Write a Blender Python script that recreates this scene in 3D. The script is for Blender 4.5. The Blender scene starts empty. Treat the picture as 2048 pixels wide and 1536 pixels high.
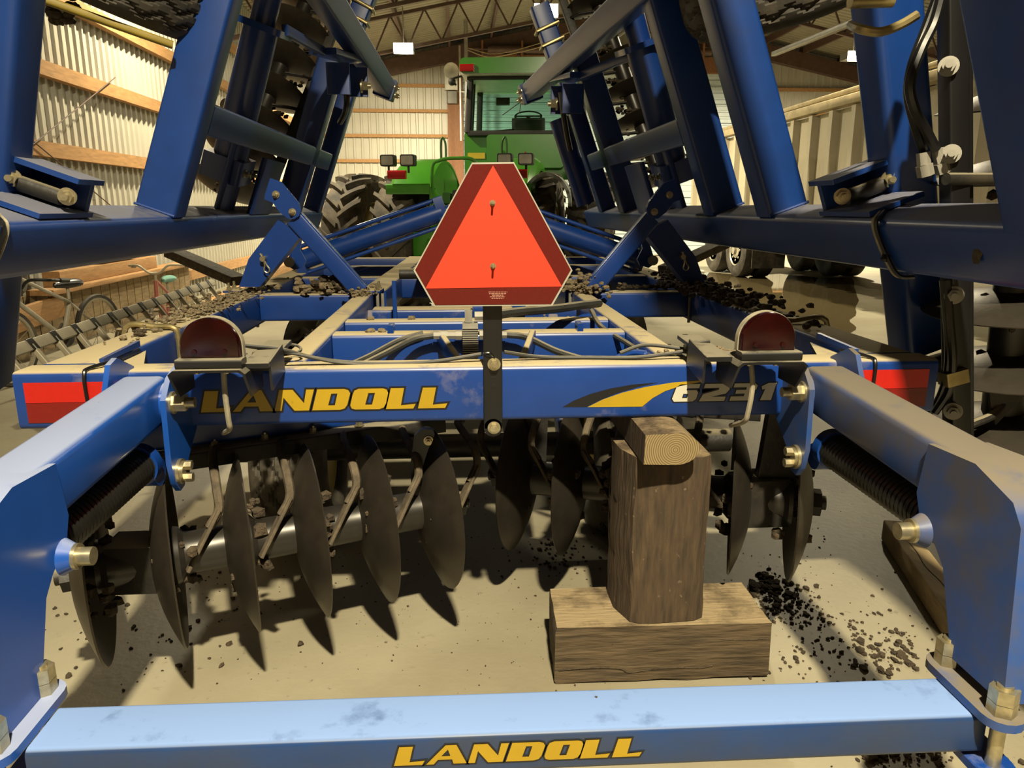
import bpy, bmesh, math, random
from mathutils import Vector as V, Matrix, Quaternion, noise as mnoise
rnd = random.Random(7)
SC = bpy.context.scene
COL = SC.collection
R_ = math.radians
# ---------------------------------------------------------------- camera
F_PX, CAM_H = 1500.0, 1.31
PITCH = math.atan(353.0 / F_PX)
YAW = math.atan(109.0 / F_PX * math.cos(PITCH))
cam_d = bpy.data.cameras.new('camera')
cam_d.sensor_fit = 'HORIZONTAL'; cam_d.sensor_width = 36.0
cam_d.lens = 36.0 * F_PX / 2048.0
cam_d.clip_start = 0.02
cam = bpy.data.objects.new('camera', cam_d); COL.objects.link(cam)
cam.location = (0, 0, CAM_H)
cam.rotation_euler = (R_(90) - PITCH, 0, -YAW)
SC.camera = cam
# ---------------------------------------------------------------- world, exposure
wd = bpy.data.worlds.new('world'); SC.world = wd; wd.use_nodes = True
wd.node_tree.nodes['Background'].inputs[0].default_value = (1.0, 0.9, 0.68, 1)
wd.node_tree.nodes['Background'].inputs[1].default_value = 0.004
vs = SC.view_settings
vs.view_transform = 'Standard'; vs.look = 'None'; vs.exposure = 0.74; vs.gamma = 1.0; vs.use_curve_mapping = False
LAMP_COL = (1.0, 0.87, 0.59)
# flood lights hung below the trusses: x, y, z, watts, aim (each gets a housing further down)
LAMPS = [(0.30, -1.20, 4.75, 500), (-1.08, 17.2, 4.50, 700), (1.55, 13.9, 4.50, 560),
         (8.91, 17.5, 4.53, 700), (5.0, 9.5, 5.2, 260), (-2.6, 9.5, 4.6, 230)]  # the lamp above the trailer is an unseen fill, added to light it
TILT = (8, 15, 10, 10, 10, 10)      # how far each flood light is tipped towards the far wall
for i, (x, y, z, w) in enumerate(LAMPS):
    ld = bpy.data.lights.new('flood_lamp', 'AREA'); ld.energy = w; ld.color = LAMP_COL
    ld.shape = 'RECTANGLE'; ld.size = 0.17; ld.size_y = 0.13
    lo = bpy.data.objects.new('flood_lamp', ld); COL.objects.link(lo)
    lo.location = (x, y, z - 0.02)
    lo.rotation_euler = (R_(TILT[i]), 0, 0); ld.spread = R_(165)
# ---------------------------------------------------------------- pixel helpers: a point of the place from where it shows and one known coordinate
_F = V((math.sin(YAW)*math.cos(PITCH), math.cos(YAW)*math.cos(PITCH), -math.sin(PITCH)))
_Rt = V((math.cos(YAW), -math.sin(YAW), 0))
_U = V((math.sin(YAW)*math.sin(PITCH), math.cos(YAW)*math.sin(PITCH), math.cos(PITCH)))
_O = V((0, 0, CAM_H))
def ray(x, y): return _F + _Rt*((x-1024)/F_PX) + _U*((768-y)/F_PX)
def aY(x, y, Y): d = ray(x, y); return _O + d*(Y/d.y)
def aZ(x, y, Z): d = ray(x, y); return _O + d*((Z-CAM_H)/d.z)
def aX(x, y, X): d = ray(x, y); return _O + d*(X/d.x)
# ---------------------------------------------------------------- materials
MATS = {}; ALB = 0.6      # common scale of all paint and ground colours (exposure makes up for it)
def nd(nt, t, **kw):
    n = nt.nodes.new(t)
    for k, v in kw.items(): setattr(n, k, v)
    return n
def mat(name, col, rough=0.5, metal=0.0, var=0.15, vscale=8.0, bump=0.0, bscale=60.0, dust=0.0, dustcol=(0.45, 0.36, 0.2), side=0.0,
        spots=0.0, spotcol=(0.05, 0.035, 0.02), coat=0.0, emit=None, stretch=None, trans=0.0, fluo=0.0, sidecol=None, dscale=5.0):
    """paint / metal / wood with noise variation, optional dust lying on upward faces, smears on all faces, dark specks"""
    col, dustcol, spotcol = [tuple(c*ALB for c in q) for q in (col, dustcol, spotcol)]
    if sidecol: sidecol = tuple(c*ALB for c in sidecol)
    m = bpy.data.materials.new(name); m.use_nodes = True; nt = m.node_tree
    b = nt.nodes['Principled BSDF']; L = nt.links.new
    tc = nd(nt, 'ShaderNodeTexCoord'); src = tc.outputs['Object']
    if stretch:
        mp = nd(nt, 'ShaderNodeMapping'); mp.inputs['Scale'].default_value = stretch; L(src, mp.inputs[0]); srcs = mp.outputs[0]
    else: srcs = src
    nz = nd(nt, 'ShaderNodeTexNoise'); nz.inputs['Scale'].default_value = vscale; nz.inputs['Detail'].default_value = 5; L(srcs, nz.inputs['Vector'])
    rp = nd(nt, 'ShaderNodeMapRange'); rp.inputs[1].default_value = 0.3; rp.inputs[2].default_value = 0.7
    rp.inputs[3].default_value = 1-var; rp.inputs[4].default_value = 1+var; L(nz.outputs['Fac'], rp.inputs[0])
    mx = nd(nt, 'ShaderNodeVectorMath', operation='SCALE'); mx.inputs[0].default_value = col; L(rp.outputs[0], mx.inputs['Scale'])
    out = mx.outputs[0]; rough_out = None
    def mixc(fac, a, colb):
        n = nd(nt, 'ShaderNodeMix', data_type='RGBA'); L(fac, n.inputs[0]); L(a, n.inputs[6]); n.inputs[7].default_value = (*colb, 1); return n.outputs[2]
    if side > 0:
        n2 = nd(nt, 'ShaderNodeTexNoise'); n2.inputs['Scale'].default_value = dscale; n2.inputs['Detail'].default_value = 8; n2.inputs['Roughness'].default_value = 0.65; L(src, n2.inputs['Vector'])
        r2 = nd(nt, 'ShaderNodeMapRange'); r2.inputs[1].default_value = 0.62-side*0.4; r2.inputs[2].default_value = 0.75-side*0.2; r2.inputs[4].default_value = min(1, .25+side); L(n2.outputs['Fac'], r2.inputs[0])
        out = mixc(r2.outputs[0], out, sidecol or dustcol)
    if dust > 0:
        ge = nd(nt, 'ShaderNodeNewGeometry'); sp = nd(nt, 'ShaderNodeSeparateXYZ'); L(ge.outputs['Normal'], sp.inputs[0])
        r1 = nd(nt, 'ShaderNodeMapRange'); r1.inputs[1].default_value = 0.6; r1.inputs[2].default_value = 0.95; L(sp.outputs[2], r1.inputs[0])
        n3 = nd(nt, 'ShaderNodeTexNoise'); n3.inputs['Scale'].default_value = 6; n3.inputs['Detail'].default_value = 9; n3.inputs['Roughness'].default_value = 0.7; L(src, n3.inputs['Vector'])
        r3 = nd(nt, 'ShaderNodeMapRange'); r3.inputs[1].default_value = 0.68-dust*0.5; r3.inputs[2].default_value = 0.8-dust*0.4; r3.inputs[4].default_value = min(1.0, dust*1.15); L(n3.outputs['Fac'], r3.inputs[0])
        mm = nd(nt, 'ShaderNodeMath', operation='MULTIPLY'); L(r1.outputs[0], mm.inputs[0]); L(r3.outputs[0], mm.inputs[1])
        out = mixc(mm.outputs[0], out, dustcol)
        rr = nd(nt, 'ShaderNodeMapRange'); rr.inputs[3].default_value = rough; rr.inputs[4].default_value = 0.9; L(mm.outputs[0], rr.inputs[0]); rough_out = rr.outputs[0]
    if spots > 0:
        vo = nd(nt, 'ShaderNodeTexNoise'); vo.inputs['Scale'].default_value = 45; vo.inputs['Detail'].default_value = 3; L(src, vo.inputs['Vector'])
        r4 = nd(nt, 'ShaderNodeMapRange'); r4.inputs[1].default_value = 0.78-spots*0.15; r4.inputs[2].default_value = 0.80-spots*0.1; L(vo.outputs['Fac'], r4.inputs[0])
        out = mixc(r4.outputs[0], out, spotcol)
    L(out, b.inputs['Base Color'])
    if rough_out: L(rough_out, b.inputs['Roughness'])
    else: b.inputs['Roughness'].default_value = rough
    b.inputs['Metallic'].default_value = metal
    b.inputs['Coat Weight'].default_value = coat; b.inputs['Coat Roughness'].default_value = 0.15
    b.inputs['Transmission Weight'].default_value = trans
    if emit: b.inputs['Emission Color'].default_value = (*emit[0], 1); b.inputs['Emission Strength'].default_value = emit[1]
    if bump > 0:
        nb = nd(nt, 'ShaderNodeTexNoise'); nb.inputs['Scale'].default_value = bscale; nb.inputs['Detail'].default_value = 6; L(srcs, nb.inputs['Vector'])
        bp = nd(nt, 'ShaderNodeBump'); bp.inputs['Strength'].default_value = bump; bp.inputs['Distance'].default_value = 0.01; L(nb.outputs['Fac'], bp.inputs['Height']); L(bp.outputs[0], b.inputs['Normal'])
    MATS[name] = m; return m
BLUE = (0.007, 0.052, 0.29); DUST = (0.60, 0.50, 0.30)
mat('blue', BLUE, 0.32, dust=0.35, var=0.08, dustcol=(0.42, 0.42, 0.40), coat=0.2)
mat('blue_frame', BLUE, 0.35, dust=0.95, dustcol=DUST, var=0.1, side=0.04, spots=0.2)
mat('blue_wing', (0.008, 0.052, 0.27), 0.36, dust=0.75, dustcol=(0.23, 0.23, 0.27), var=0.1, side=0.14, sidecol=(0.045, 0.055, 0.10), dscale=2.2)
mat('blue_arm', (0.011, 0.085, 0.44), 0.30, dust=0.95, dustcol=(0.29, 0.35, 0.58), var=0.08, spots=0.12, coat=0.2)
mat('blue_bar', (0.014, 0.055, 0.20), 0.34, dust=0.95, dustcol=(0.20, 0.33, 0.68), var=0.08, spots=0.1, side=.6, sidecol=(.04,.055,.095), dscale=3)  # light blue top colour mixes dust with painted lamp sheen
mat('blue_dirty_shaded', (0.012, 0.09, 0.40), 0.45, dust=0.9, dustcol=(0.17, 0.145, 0.11), side=0.62, sidecol=(0.098, 0.09, 0.09), dscale=4.0, var=0.1)  # real dirt smears, their colour darkened further for shade from the wing
mat('black_paint', (0.012, 0.012, 0.013), 0.4, dust=0.8, dustcol=(0.28, 0.25, 0.18), var=0.2)
mat('black_clean', (0.008, 0.008, 0.009), 0.35, var=0.2)
mat('black_muddy', (0.016, 0.014, 0.012), 0.55, dust=0.9, dustcol=(0.30, 0.26, 0.17), side=0.3, sidecol=(0.07, 0.055, 0.035), var=0.3, bump=0.2, bscale=40)
mat('disc_steel', (0.13, 0.11, 0.088), 0.42, metal=0.75, var=0.3, vscale=5, side=0.3, sidecol=(0.06, 0.045, 0.03), bump=0.05, bscale=90, dscale=6)
mat('spool_steel', (0.035, 0.031, 0.026), 0.36, metal=0.3, dust=0.25, dustcol=(0.2, 0.17, 0.11), var=0.3, side=0.2, sidecol=(0.09, 0.07, 0.045))
mat('scraper_steel', (0.12, 0.092, 0.058), 0.8, var=0.4, vscale=30, bump=0.3, bscale=60)
mat('bare_steel', (0.36, 0.34, 0.29), 0.62, metal=0.15, var=0.2)
mat('zinc', (0.72, 0.64, 0.42), 0.32, metal=0.85, var=0.2, vscale=60)
mat('gold_zinc', (0.52, 0.42, 0.2), 0.35, metal=0.7, var=0.3, vscale=20, side=0.1)
mat('soil', (0.075, 0.052, 0.03), 0.95, var=0.5, vscale=50, bump=0.9, bscale=120)
mat('soil_dry', (0.26, 0.20, 0.12), 0.95, var=0.5, vscale=50, bump=0.9, bscale=120)
mat('rubber', (0.035, 0.03, 0.024), 0.75, var=0.3, side=0.5, sidecol=(0.15, 0.125, 0.085), bump=0.15, bscale=50)
mat('tractor_rubber', (0.035, 0.03, 0.025), 0.8, var=0.3, side=0.6, sidecol=(0.16, 0.125, 0.075), bump=0.15, bscale=50)
mat('hose', (0.03, 0.03, 0.028), 0.6, dust=0.8, dustcol=(0.28, 0.25, 0.18), var=0.3)
mat('dull_yellow', (0.30, 0.22, 0.02), 0.55, var=0.2)
mat('yellow_rim', (0.62, 0.44, 0.02), 0.45, side=0.3, sidecol=(0.2, 0.15, 0.06), var=0.1)
mat('smv_orange', (0.80, 0.034, 0.0), 0.75, var=0.02, emit=None)
mat('smv_red', (0.125, 0.009, 0.006), 0.3, var=0.1, vscale=200)
mat('smv_rim', (0.45, 0.43, 0.36), 0.45, var=0.1)
mat('reflect_red', (0.62, 0.012, 0.006), 0.4, var=0.05, vscale=100)
mat('reflect_dark', (0.23, 0.008, 0.006), 0.35, var=0.1, vscale=100)
mat('lens_red', (0.018, 0.0006, 0.0009), 0.2, var=0.4, vscale=20, coat=0.2, spots=0.0, spotcol=(0.25, 0.05, 0.03))
mat('lamp_gasket', (0.36, 0.32, 0.23), 0.8, var=0.3, vscale=30)
mat('yellow_decal', (0.52, 0.34, 0.012), 0.4, var=0.1, spots=0.1, spotcol=(0.3, 0.2, 0.02))
mat('white_decal', (0.66, 0.63, 0.52), 0.45, var=0.1)
mat('black_decal', (0.008, 0.008, 0.010), 0.4, var=0.1)
mat('label_print', (0.55, 0.28, 0.2), 0.5)
mat('oldwood', (0.075, 0.047, 0.024), 0.85, var=0.5, vscale=7, bump=0.7, bscale=9, stretch=(9, 9, 1.1), spots=0.75, spotcol=(0.20, 0.15, 0.09), dust=0.5, dustcol=(0.46, 0.34, 0.18))
mat('oldwood_x', (0.10, 0.068, 0.035), 0.85, var=0.45, vscale=7, bump=0.7, bscale=9, stretch=(1.1, 9, 9), dust=0.7, dustcol=(0.42, 0.32, 0.18), spots=0.12)
mat('board_wood', (0.40, 0.29, 0.15), 0.8, var=0.25, vscale=6, bump=0.4, bscale=9, stretch=(6, 1.0, 6), dust=0.4, dustcol=(0.5, 0.38, 0.2))
mat('girt_wood', (0.50, 0.27, 0.10), 0.75, var=0.2, vscale=6, stretch=(6, 1, 6), bump=0.2, bscale=10)
mat('beam_wood', (0.27, 0.115, 0.045), 0.7, var=0.25, vscale=8, stretch=(8, 8, 1), bump=0.2, bscale=10)
mat('wall_metal', (0.60, 0.57, 0.47), 0.45, var=0.06, vscale=2, bump=0.03)
mat('roof_metal', (0.34, 0.31, 0.22), 0.5, var=0.08, vscale=2)
mat('door_metal', (0.68, 0.80, 0.82), 0.4, var=0.05)
mat('truss_steel', (0.115, 0.06, 0.04), 0.6, var=0.25)
mat('green', (0.06, 0.30, 0.018), 0.28, var=0.06, coat=0.5, dust=0.15, dustcol=(0.4, 0.4, 0.3))
mat('green_dark', (0.025, 0.13, 0.012), 0.4, var=0.2, side=0.25, sidecol=(0.06, 0.06, 0.03))
mat('tractor_yellow', (0.80, 0.58, 0.02), 0.4, var=0.05)
mat('cab_dark', (0.025, 0.024, 0.02), 0.6, var=0.3)
mat('grey_fender', (0.33, 0.36, 0.33), 0.5, var=0.1)
mat('red_lens', (0.45, 0.01, 0.01), 0.2, var=0.1)
mat('light_lens', (0.5, 0.48, 0.40), 0.2, var=0.2, coat=0.3)
mat('trailer_paint', (0.60, 0.53, 0.38), 0.5, var=0.08, vscale=2, side=0.1)
mat('trailer_wood', (0.52, 0.42, 0.24), 0.75, var=0.2)
mat('chrome', (0.85, 0.80, 0.66), 0.33, metal=0.7, var=0.2, vscale=20)
mat('conduit', (0.55, 0.52, 0.44), 0.4, metal=0.6)
mat('white_plastic', (0.72, 0.70, 0.60), 0.5, var=0.1)
mat('bike_white', (0.55, 0.50, 0.38), 0.5, var=0.2, side=0.15)
mat('bike_pink', (0.55, 0.16, 0.12), 0.45, var=0.15)
mat('teal_vinyl', (0.16, 0.42, 0.34), 0.5, var=0.1)
mat('ladder_metal', (0.55, 0.49, 0.36), 0.5, metal=0.3, var=0.15)
mat('cream_plastic', (0.62, 0.55, 0.40), 0.5)
mat('lamp_glow', (1, 1, 1), 0.5, emit=((1.0, 0.90, 0.66), 30.0))
mat('grey_plastic', (0.22, 0.21, 0.18), 0.5)
mat('spring', (0.018, 0.017, 0.015), 0.33, var=0.3, metal=0.3, dust=0.3, dustcol=(0.2, 0.18, 0.13))
def glass_mat(name, col, rough=0.02, alpha=0.25):
    m = bpy.data.materials.new(name); m.use_nodes = True; nt = m.node_tree
    out = nt.nodes['Material Output']; nt.nodes.remove(nt.nodes['Principled BSDF'])
    tr = nd(nt, 'ShaderNodeBsdfTransparent'); tr.inputs[0].default_value = (*col, 1)
    gl = nd(nt, 'ShaderNodeBsdfGlossy'); gl.inputs['Roughness'].default_value = rough
    fr = nd(nt, 'ShaderNodeFresnel'); fr.inputs[0].default_value = 1.45
    mx = nd(nt, 'ShaderNodeMixShader'); nt.links.new(fr.outputs[0], mx.inputs[0]); nt.links.new(tr.outputs[0], mx.inputs[1]); nt.links.new(gl.outputs[0], mx.inputs[2])
    nt.links.new(mx.outputs[0], out.inputs[0]); MATS[name] = m
glass_mat('cab_glass', (0.72, 0.85, 0.82))
def floor_mat():
    m = bpy.data.materials.new('concrete'); m.use_nodes = True; nt = m.node_tree; b = nt.nodes['Principled BSDF']; L = nt.links.new
    tc = nd(nt, 'ShaderNodeTexCoord')
    n1 = nd(nt, 'ShaderNodeTexNoise'); n1.inputs['Scale'].default_value = 1.6; n1.inputs['Detail'].default_value = 8; L(tc.outputs['Object'], n1.inputs['Vector'])
    cr = nd(nt, 'ShaderNodeValToRGB'); e = cr.color_ramp.elements
    e[0].position = 0.3; e[0].color = (0.19, 0.168, 0.115, 1); e[1].position = 0.7; e[1].color = (0.275, 0.25, 0.18, 1); L(n1.outputs['Fac'], cr.inputs[0])
    n2 = nd(nt, 'ShaderNodeTexNoise'); n2.inputs['Scale'].default_value = 38; n2.inputs['Detail'].default_value = 4; L(tc.outputs['Object'], n2.inputs['Vector'])
    r2 = nd(nt, 'ShaderNodeMapRange'); r2.inputs[1].default_value = 0.66; r2.inputs[2].default_value = 0.72; r2.inputs[4].default_value = 0.75; L(n2.outputs['Fac'], r2.inputs[0])
    n3 = nd(nt, 'ShaderNodeTexNoise'); n3.inputs['Scale'].default_value = 3.0; L(tc.outputs['Object'], n3.inputs['Vector'])
    r3 = nd(nt, 'ShaderNodeMapRange'); r3.inputs[1].default_value = 0.45; r3.inputs[2].default_value = 0.65; L(n3.outputs['Fac'], r3.inputs[0])
    mu = nd(nt, 'ShaderNodeMath', operation='MULTIPLY'); L(r2.outputs[0], mu.inputs[0]); L(r3.outputs[0], mu.inputs[1])
    mx = nd(nt, 'ShaderNodeMix', data_type='RGBA'); L(mu.outputs[0], mx.inputs[0]); L(cr.outputs[0], mx.inputs[6]); mx.inputs[7].default_value = (0.05, 0.04, 0.025, 1)
    L(mx.outputs[2], b.inputs['Base Color']); b.inputs['Roughness'].default_value = 0.5
    bp = nd(nt, 'ShaderNodeBump'); bp.inputs['Strength'].default_value = 0.15; bp.inputs['Distance'].default_value = 0.01; L(n2.outputs['Fac'], bp.inputs['Height']); L(bp.outputs[0], b.inputs['Normal'])
    MATS['concrete'] = m
floor_mat()
def ring_wood():
    m = bpy.data.materials.new('end_grain'); m.use_nodes = True; nt = m.node_tree; b = nt.nodes['Principled BSDF']; L = nt.links.new
    tc = nd(nt, 'ShaderNodeTexCoord'); mp = nd(nt, 'ShaderNodeMapping'); mp.inputs['Rotation'].default_value = (R_(90), 0, 0); L(tc.outputs['Object'], mp.inputs[0])
    mp.inputs['Location'].default_value = (0.0, 0.0, 0.0)
    wv = nd(nt, 'ShaderNodeTexWave', wave_type='RINGS', rings_direction='Z'); wv.inputs['Scale'].default_value = 55; wv.inputs['Distortion'].default_value = 1.2; wv.inputs['Detail'].default_value = 2; L(mp.outputs[0], wv.inputs['Vector'])
    cr = nd(nt, 'ShaderNodeValToRGB'); e = cr.color_ramp.elements; e[0].color = (0.09, 0.06, 0.024, 1); e[1].color = (0.23, 0.17, 0.08, 1); L(wv.outputs['Fac'], cr.inputs[0])
    L(cr.outputs[0], b.inputs['Base Color']); b.inputs['Roughness'].default_value = 0.8; MATS['end_grain'] = m
ring_wood()
# ---------------------------------------------------------------- mesh builder
class MB:
    def __init__(s): s.v = []; s.f = []
    def add(s, vs_, fs):
        k = len(s.v); s.v += [V(p) for p in vs_]; s.f += [tuple(i+k for i in q) for q in fs]; return s
    def loft(s, rings, closed=True, caps=True):
        n = len(rings[0]); k = len(s.v)
        for r in rings: s.v += [V(p) for p in r]
        for i in range(len(rings)-1):
            for j in range(n if closed else n-1):
                a = k+i*n+j; b_ = k+i*n+(j+1) % n
                s.f.append((a, b_, b_+n, a+n))
        if caps and closed:
            s.f.append(tuple(k+j for j in reversed(range(n)))); e = k+(len(rings)-1)*n; s.f.append(tuple(e+j for j in range(n)))
        return s
    def box(s, c, sz, M=None):
        x, y, z = [q/2 for q in sz]; ps = [V((a*x, b*y, d*z)) for a in (-1, 1) for b in (-1, 1) for d in (-1, 1)]
        if M is not None: ps = [M @ p for p in ps]
        return s.add([V(c)+p for p in ps], [(0, 1, 3, 2), (4, 6, 7, 5), (0, 4, 5, 1), (2, 3, 7, 6), (0, 2, 6, 4), (1, 5, 7, 3)])
    def rbar(s, p0, p1, w, h, up=(0, 0, 1), r=0.012, seg=3):
        p0, p1 = V(p0), V(p1); a = (p1-p0).normalized(); up = V(up)
        sd = a.cross(up).normalized(); u2 = sd.cross(a).normalized(); r = min(r, w*.49, h*.49)
        pr = []
        for cx, cy, a0 in ((w/2-r, h/2-r, 0), (-w/2+r, h/2-r, 90), (-w/2+r, -h/2+r, 180), (w/2-r, -h/2+r, 270)):
            for i in range(seg+1):
                t = R_(a0+90*i/seg); pr.append((cx+r*math.cos(t), cy+r*math.sin(t)))
        rings = [[p+sd*x+u2*y for x, y in pr] for p in (p0, p1)]
        return s.loft([list(reversed(q)) for q in rings])
    def cyl(s, p0, p1, r0, r1=None, n=16, caps=True):
        p0, p1 = V(p0), V(p1); r1 = r0 if r1 is None else r1
        a = (p1-p0).normalized(); t = V((0, 0, 1)) if abs(a.z) < .9 else V((1, 0, 0)); x = a.cross(t).normalized(); y = a.cross(x)
        return s.loft([[p+(x*math.cos(2*math.pi*i/n)+y*math.sin(2*math.pi*i/n))*r for i in range(n)] for p, r in ((p0, r0), (p1, r1))], caps=caps)
    def path(s, pts, r, n=8, sub=6, smooth=True):
        pts = [V(p) for p in pts]
        if smooth and len(pts) > 2:
            q = []; P = [pts[0]*2-pts[1]]+pts+[pts[-1]*2-pts[-2]]
            for i in range(1, len(P)-2):
                for k in range(sub):
                    t = k/sub; a, b_, c, d = P[i-1], P[i], P[i+1], P[i+2]
                    q.append(0.5*((2*b_)+(c-a)*t+(2*a-5*b_+4*c-d)*t*t+(3*b_-a-3*c+d)*t**3))
            q.append(pts[-1]); pts = q
        rings = []; x = None
        for i, p in enumerate(pts):
            a = (pts[min(i+1, len(pts)-1)]-pts[max(i-1, 0)]).normalized()
            if x is None:
                t = V((0, 0, 1)) if abs(a.z) < .9 else V((1, 0, 0)); x = a.cross(t).normalized()
            else: x = (x-a*x.dot(a)).normalized()
            y = a.cross(x)
            rings.append([p+(x*math.cos(2*math.pi*j/n)+y*math.sin(2*math.pi*j/n))*r for j in range(n)])
        return s.loft(rings)
    def lathe(s, prof, o=(0, 0, 0), ax=(0, 0, 1), n=32, closed=False):
        o = V(o); a = V(ax).normalized(); t = V((0, 0, 1)) if abs(a.z) < .9 else V((1, 0, 0)); x = a.cross(t).normalized(); y = a.cross(x)
        rings = [[o+a*z+(x*math.cos(2*math.pi*i/n)+y*math.sin(2*math.pi*i/n))*max(r, 1e-4) for i in range(n)] for r, z in prof]
        if closed: rings.append(rings[0])
        return s.loft(rings, caps=not closed)
    def plate(s, pts, th):
        """pts: planar outline of 3D points; th: thickness vector"""
        pts = [V(p) for p in pts]; return s.loft([pts, [p+V(th) for p in pts]])
    def hexa(s, p, d, r, h):
        p = V(p); d = V(d).normalized(); s.cyl(p, p+d*h, r, n=6); return s
    def bolt(s, p, d, r=0.012, stud=0.02):
        p = V(p); d = V(d).normalized()
        s.cyl(p, p+d*r*.35, r*1.45, n=20); s.cyl(p+d*r*.35, p+d*r*1.5, r, n=6)
        if stud: s.cyl(p+d*r*1.5, p+d*(r*1.5+stud), r*.55, n=10)
        return s
    def sphere(s, c, r, n=8, sq=(1, 1, 1), jit=0.0, rg=None):
        c = V(c); rings = []
        for i in range(n+1):
            th = math.pi*i/n; ring = []
            for j in range(2*n):
                ph = math.pi*j/n; k = r*(1+(rg.uniform(-jit, jit) if rg and 0 < i < n else 0))
                ring.append(c+V((math.sin(th)*math.cos(ph)*k*sq[0], math.sin(th)*math.sin(ph)*k*sq[1], math.cos(th)*k*sq[2])))
            rings.append(ring)
        return s.loft(rings, caps=False)
def mesh_of(name, mb, angle=38):
    me = bpy.data.meshes.new(name); me.from_pydata([tuple(p) for p in mb.v], [], mb.f); me.validate(); 
    bm = bmesh.new(); bm.from_mesh(me); bmesh.ops.remove_doubles(bm, verts=bm.verts, dist=1e-5); bmesh.ops.recalc_face_normals(bm, faces=bm.faces); bm.to_mesh(me); bm.free()
    for p in me.polygons: p.use_smooth = True
    me.set_sharp_from_angle(angle=R_(angle)); return me
def root_loc(o):
    while o.parent: o = o.parent
    return o.location.copy()
def tag(o, label=None, cat=None, group=None, kind=None):
    for k, v in (('label', label), ('category', cat), ('group', group), ('kind', kind)):
        if v: o[k] = v
    return o
def thing(name, loc, label, cat, group=None):
    o = bpy.data.objects.new(name, None); COL.objects.link(o); o.location = loc; o.empty_display_size = 0.1
    return tag(o, label, cat, group)
def obj(name, mb, m, parent=None, label=None, cat=None, group=None, kind=None, angle=38):
    if parent is not None: off = root_loc(parent)
    else:
        xs = [p.x for p in mb.v]; ys = [p.y for p in mb.v]; zs = [p.z for p in mb.v]
        off = V(((min(xs)+max(xs))/2, (min(ys)+max(ys))/2, min(zs)))
    mb.v = [p-off for p in mb.v]
    o = bpy.data.objects.new(name, mesh_of(name, mb, angle)); COL.objects.link(o)
    o.data.materials.append(MATS[m])
    if parent is not None: o.parent = parent
    else: o.location = off
    return tag(o, label, cat, group, kind)
def inst(name, me, parent, M, label=None):
    """another copy of a part that shares mesh data, placed by a world matrix"""
    o = bpy.data.objects.new(name, me); COL.objects.link(o); o.parent = parent
    o.matrix_local = Matrix.Translation(-root_loc(parent)) @ M
    return tag(o, label)
def frame_z(o, z, y=None):
    """matrix with local z along the given axis"""
    z = V(z).normalized(); t = V(y) if y is not None else (V((0, 0, 1)) if abs(z.z) < .9 else V((1, 0, 0)))
    x = t.cross(z).normalized(); yy = z.cross(x)
    M = Matrix((x, yy, z)).transposed().to_4x4(); M.translation = V(o); return M
# ================================================================ SETTING
XL, XR, YB, YF, RX, RZ, SL = -4.0, 14.0, 22.8, -6.0, 4.8, 6.83, 0.205
def roof_z(x): return RZ-abs(x-RX)*SL
mb = MB(); mb.box(((XL+XR)/2, (YB+YF)/2, -0.1), (XR-XL+.4, YB-YF+.4, 0.2)); tag(obj('floor', mb, 'concrete'), kind='structure')
def ribs(a0, a1, pitch, depth):
    """profile (coordinate along, offset) of rib-formed sheet"""
    n = int((a1-a0)/pitch); out = []
    for i in range(n):
        p = a0+i*pitch
        out += [(p, 0), (p+pitch*.62, 0), (p+pitch*.70, depth), (p+pitch*.92, depth)]
    out.append((a1, 0)); return out
def sheet(fn, prof, name, m):
    mb = MB(); mb.loft([[fn(a, d, 0) for a, d in prof], [fn(a, d, 1) for a, d in prof]], closed=False, caps=False)
    return tag(obj(name, mb, m, angle=20), kind='structure')
zl, zr = roof_z(XL), roof_z(XR)
wl = sheet(lambda a, d, t: (XL+d, a, zl*t), ribs(YF, YB, 0.15, 0.028), 'wall_left', 'wall_metal')
wr = sheet(lambda a, d, t: (XR-d, a, zr*t), ribs(YF, YB, 0.15, 0.028), 'wall_right', 'wall_metal')
wb = sheet(lambda a, d, t: (a, YB-d, roof_z(a)*t), ribs(XL, XR, 0.225, 0.025), 'wall_back', 'wall_metal')
wf = sheet(lambda a, d, t: (a, YF+d, roof_z(a)*t), ribs(XL, XR, 0.225, 0.025), 'wall_front', 'beam_wood')
mb = MB()
for x0, x1 in ((XL, RX), (RX, XR)):
    pr = ribs(YF, YB, 0.2, 0.025)
    mb.loft([[(x0, a, roof_z(x0)+.02+d) for a, d in pr], [(x1, a, roof_z(x1)+.02+d) for a, d in pr]], closed=False, caps=False)
ceil = tag(obj('ceiling', mb, 'roof_metal', angle=20), kind='structure')
GZ = (0.35, 1.10, 1.85, 2.60, 3.33, 4.06); GB = (0.58, 1.26, 1.94, 2.62, 3.31, 3.99, 4.67)
for z in GZ:
    mb = MB(); mb.box((XL+.075, (YF+YB)/2, z), (0.09, YB-YF, 0.14)); obj('girt', mb, 'girt_wood', wl)
    mb = MB(); mb.box((XR-.075, (YF+YB)/2, z), (0.09, YB-YF, 0.14)); obj('girt', mb, 'girt_wood', wr)
for z in GB:
    mb = MB(); mb.box((-2.1, YB-.07, z), (3.75, 0.09, 0.09)); obj('girt', mb, 'girt_wood', wb)
    mb = MB(); mb.box((11.2, YB-.07, z), (5.5, 0.09, 0.09)); obj('girt', mb, 'girt_wood', wb)
# purlins under the roof sheet
for x in [XL+.4+1.15*i for i in range(8)]+[RX+.55+1.15*i for i in range(8)]:
    mb = MB(); mb.box((x, (YF+YB)/2, roof_z(x)-.1), (0.06, YB-YF-.3, 0.18)); obj('purlin', mb, 'truss_steel', ceil)
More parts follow.
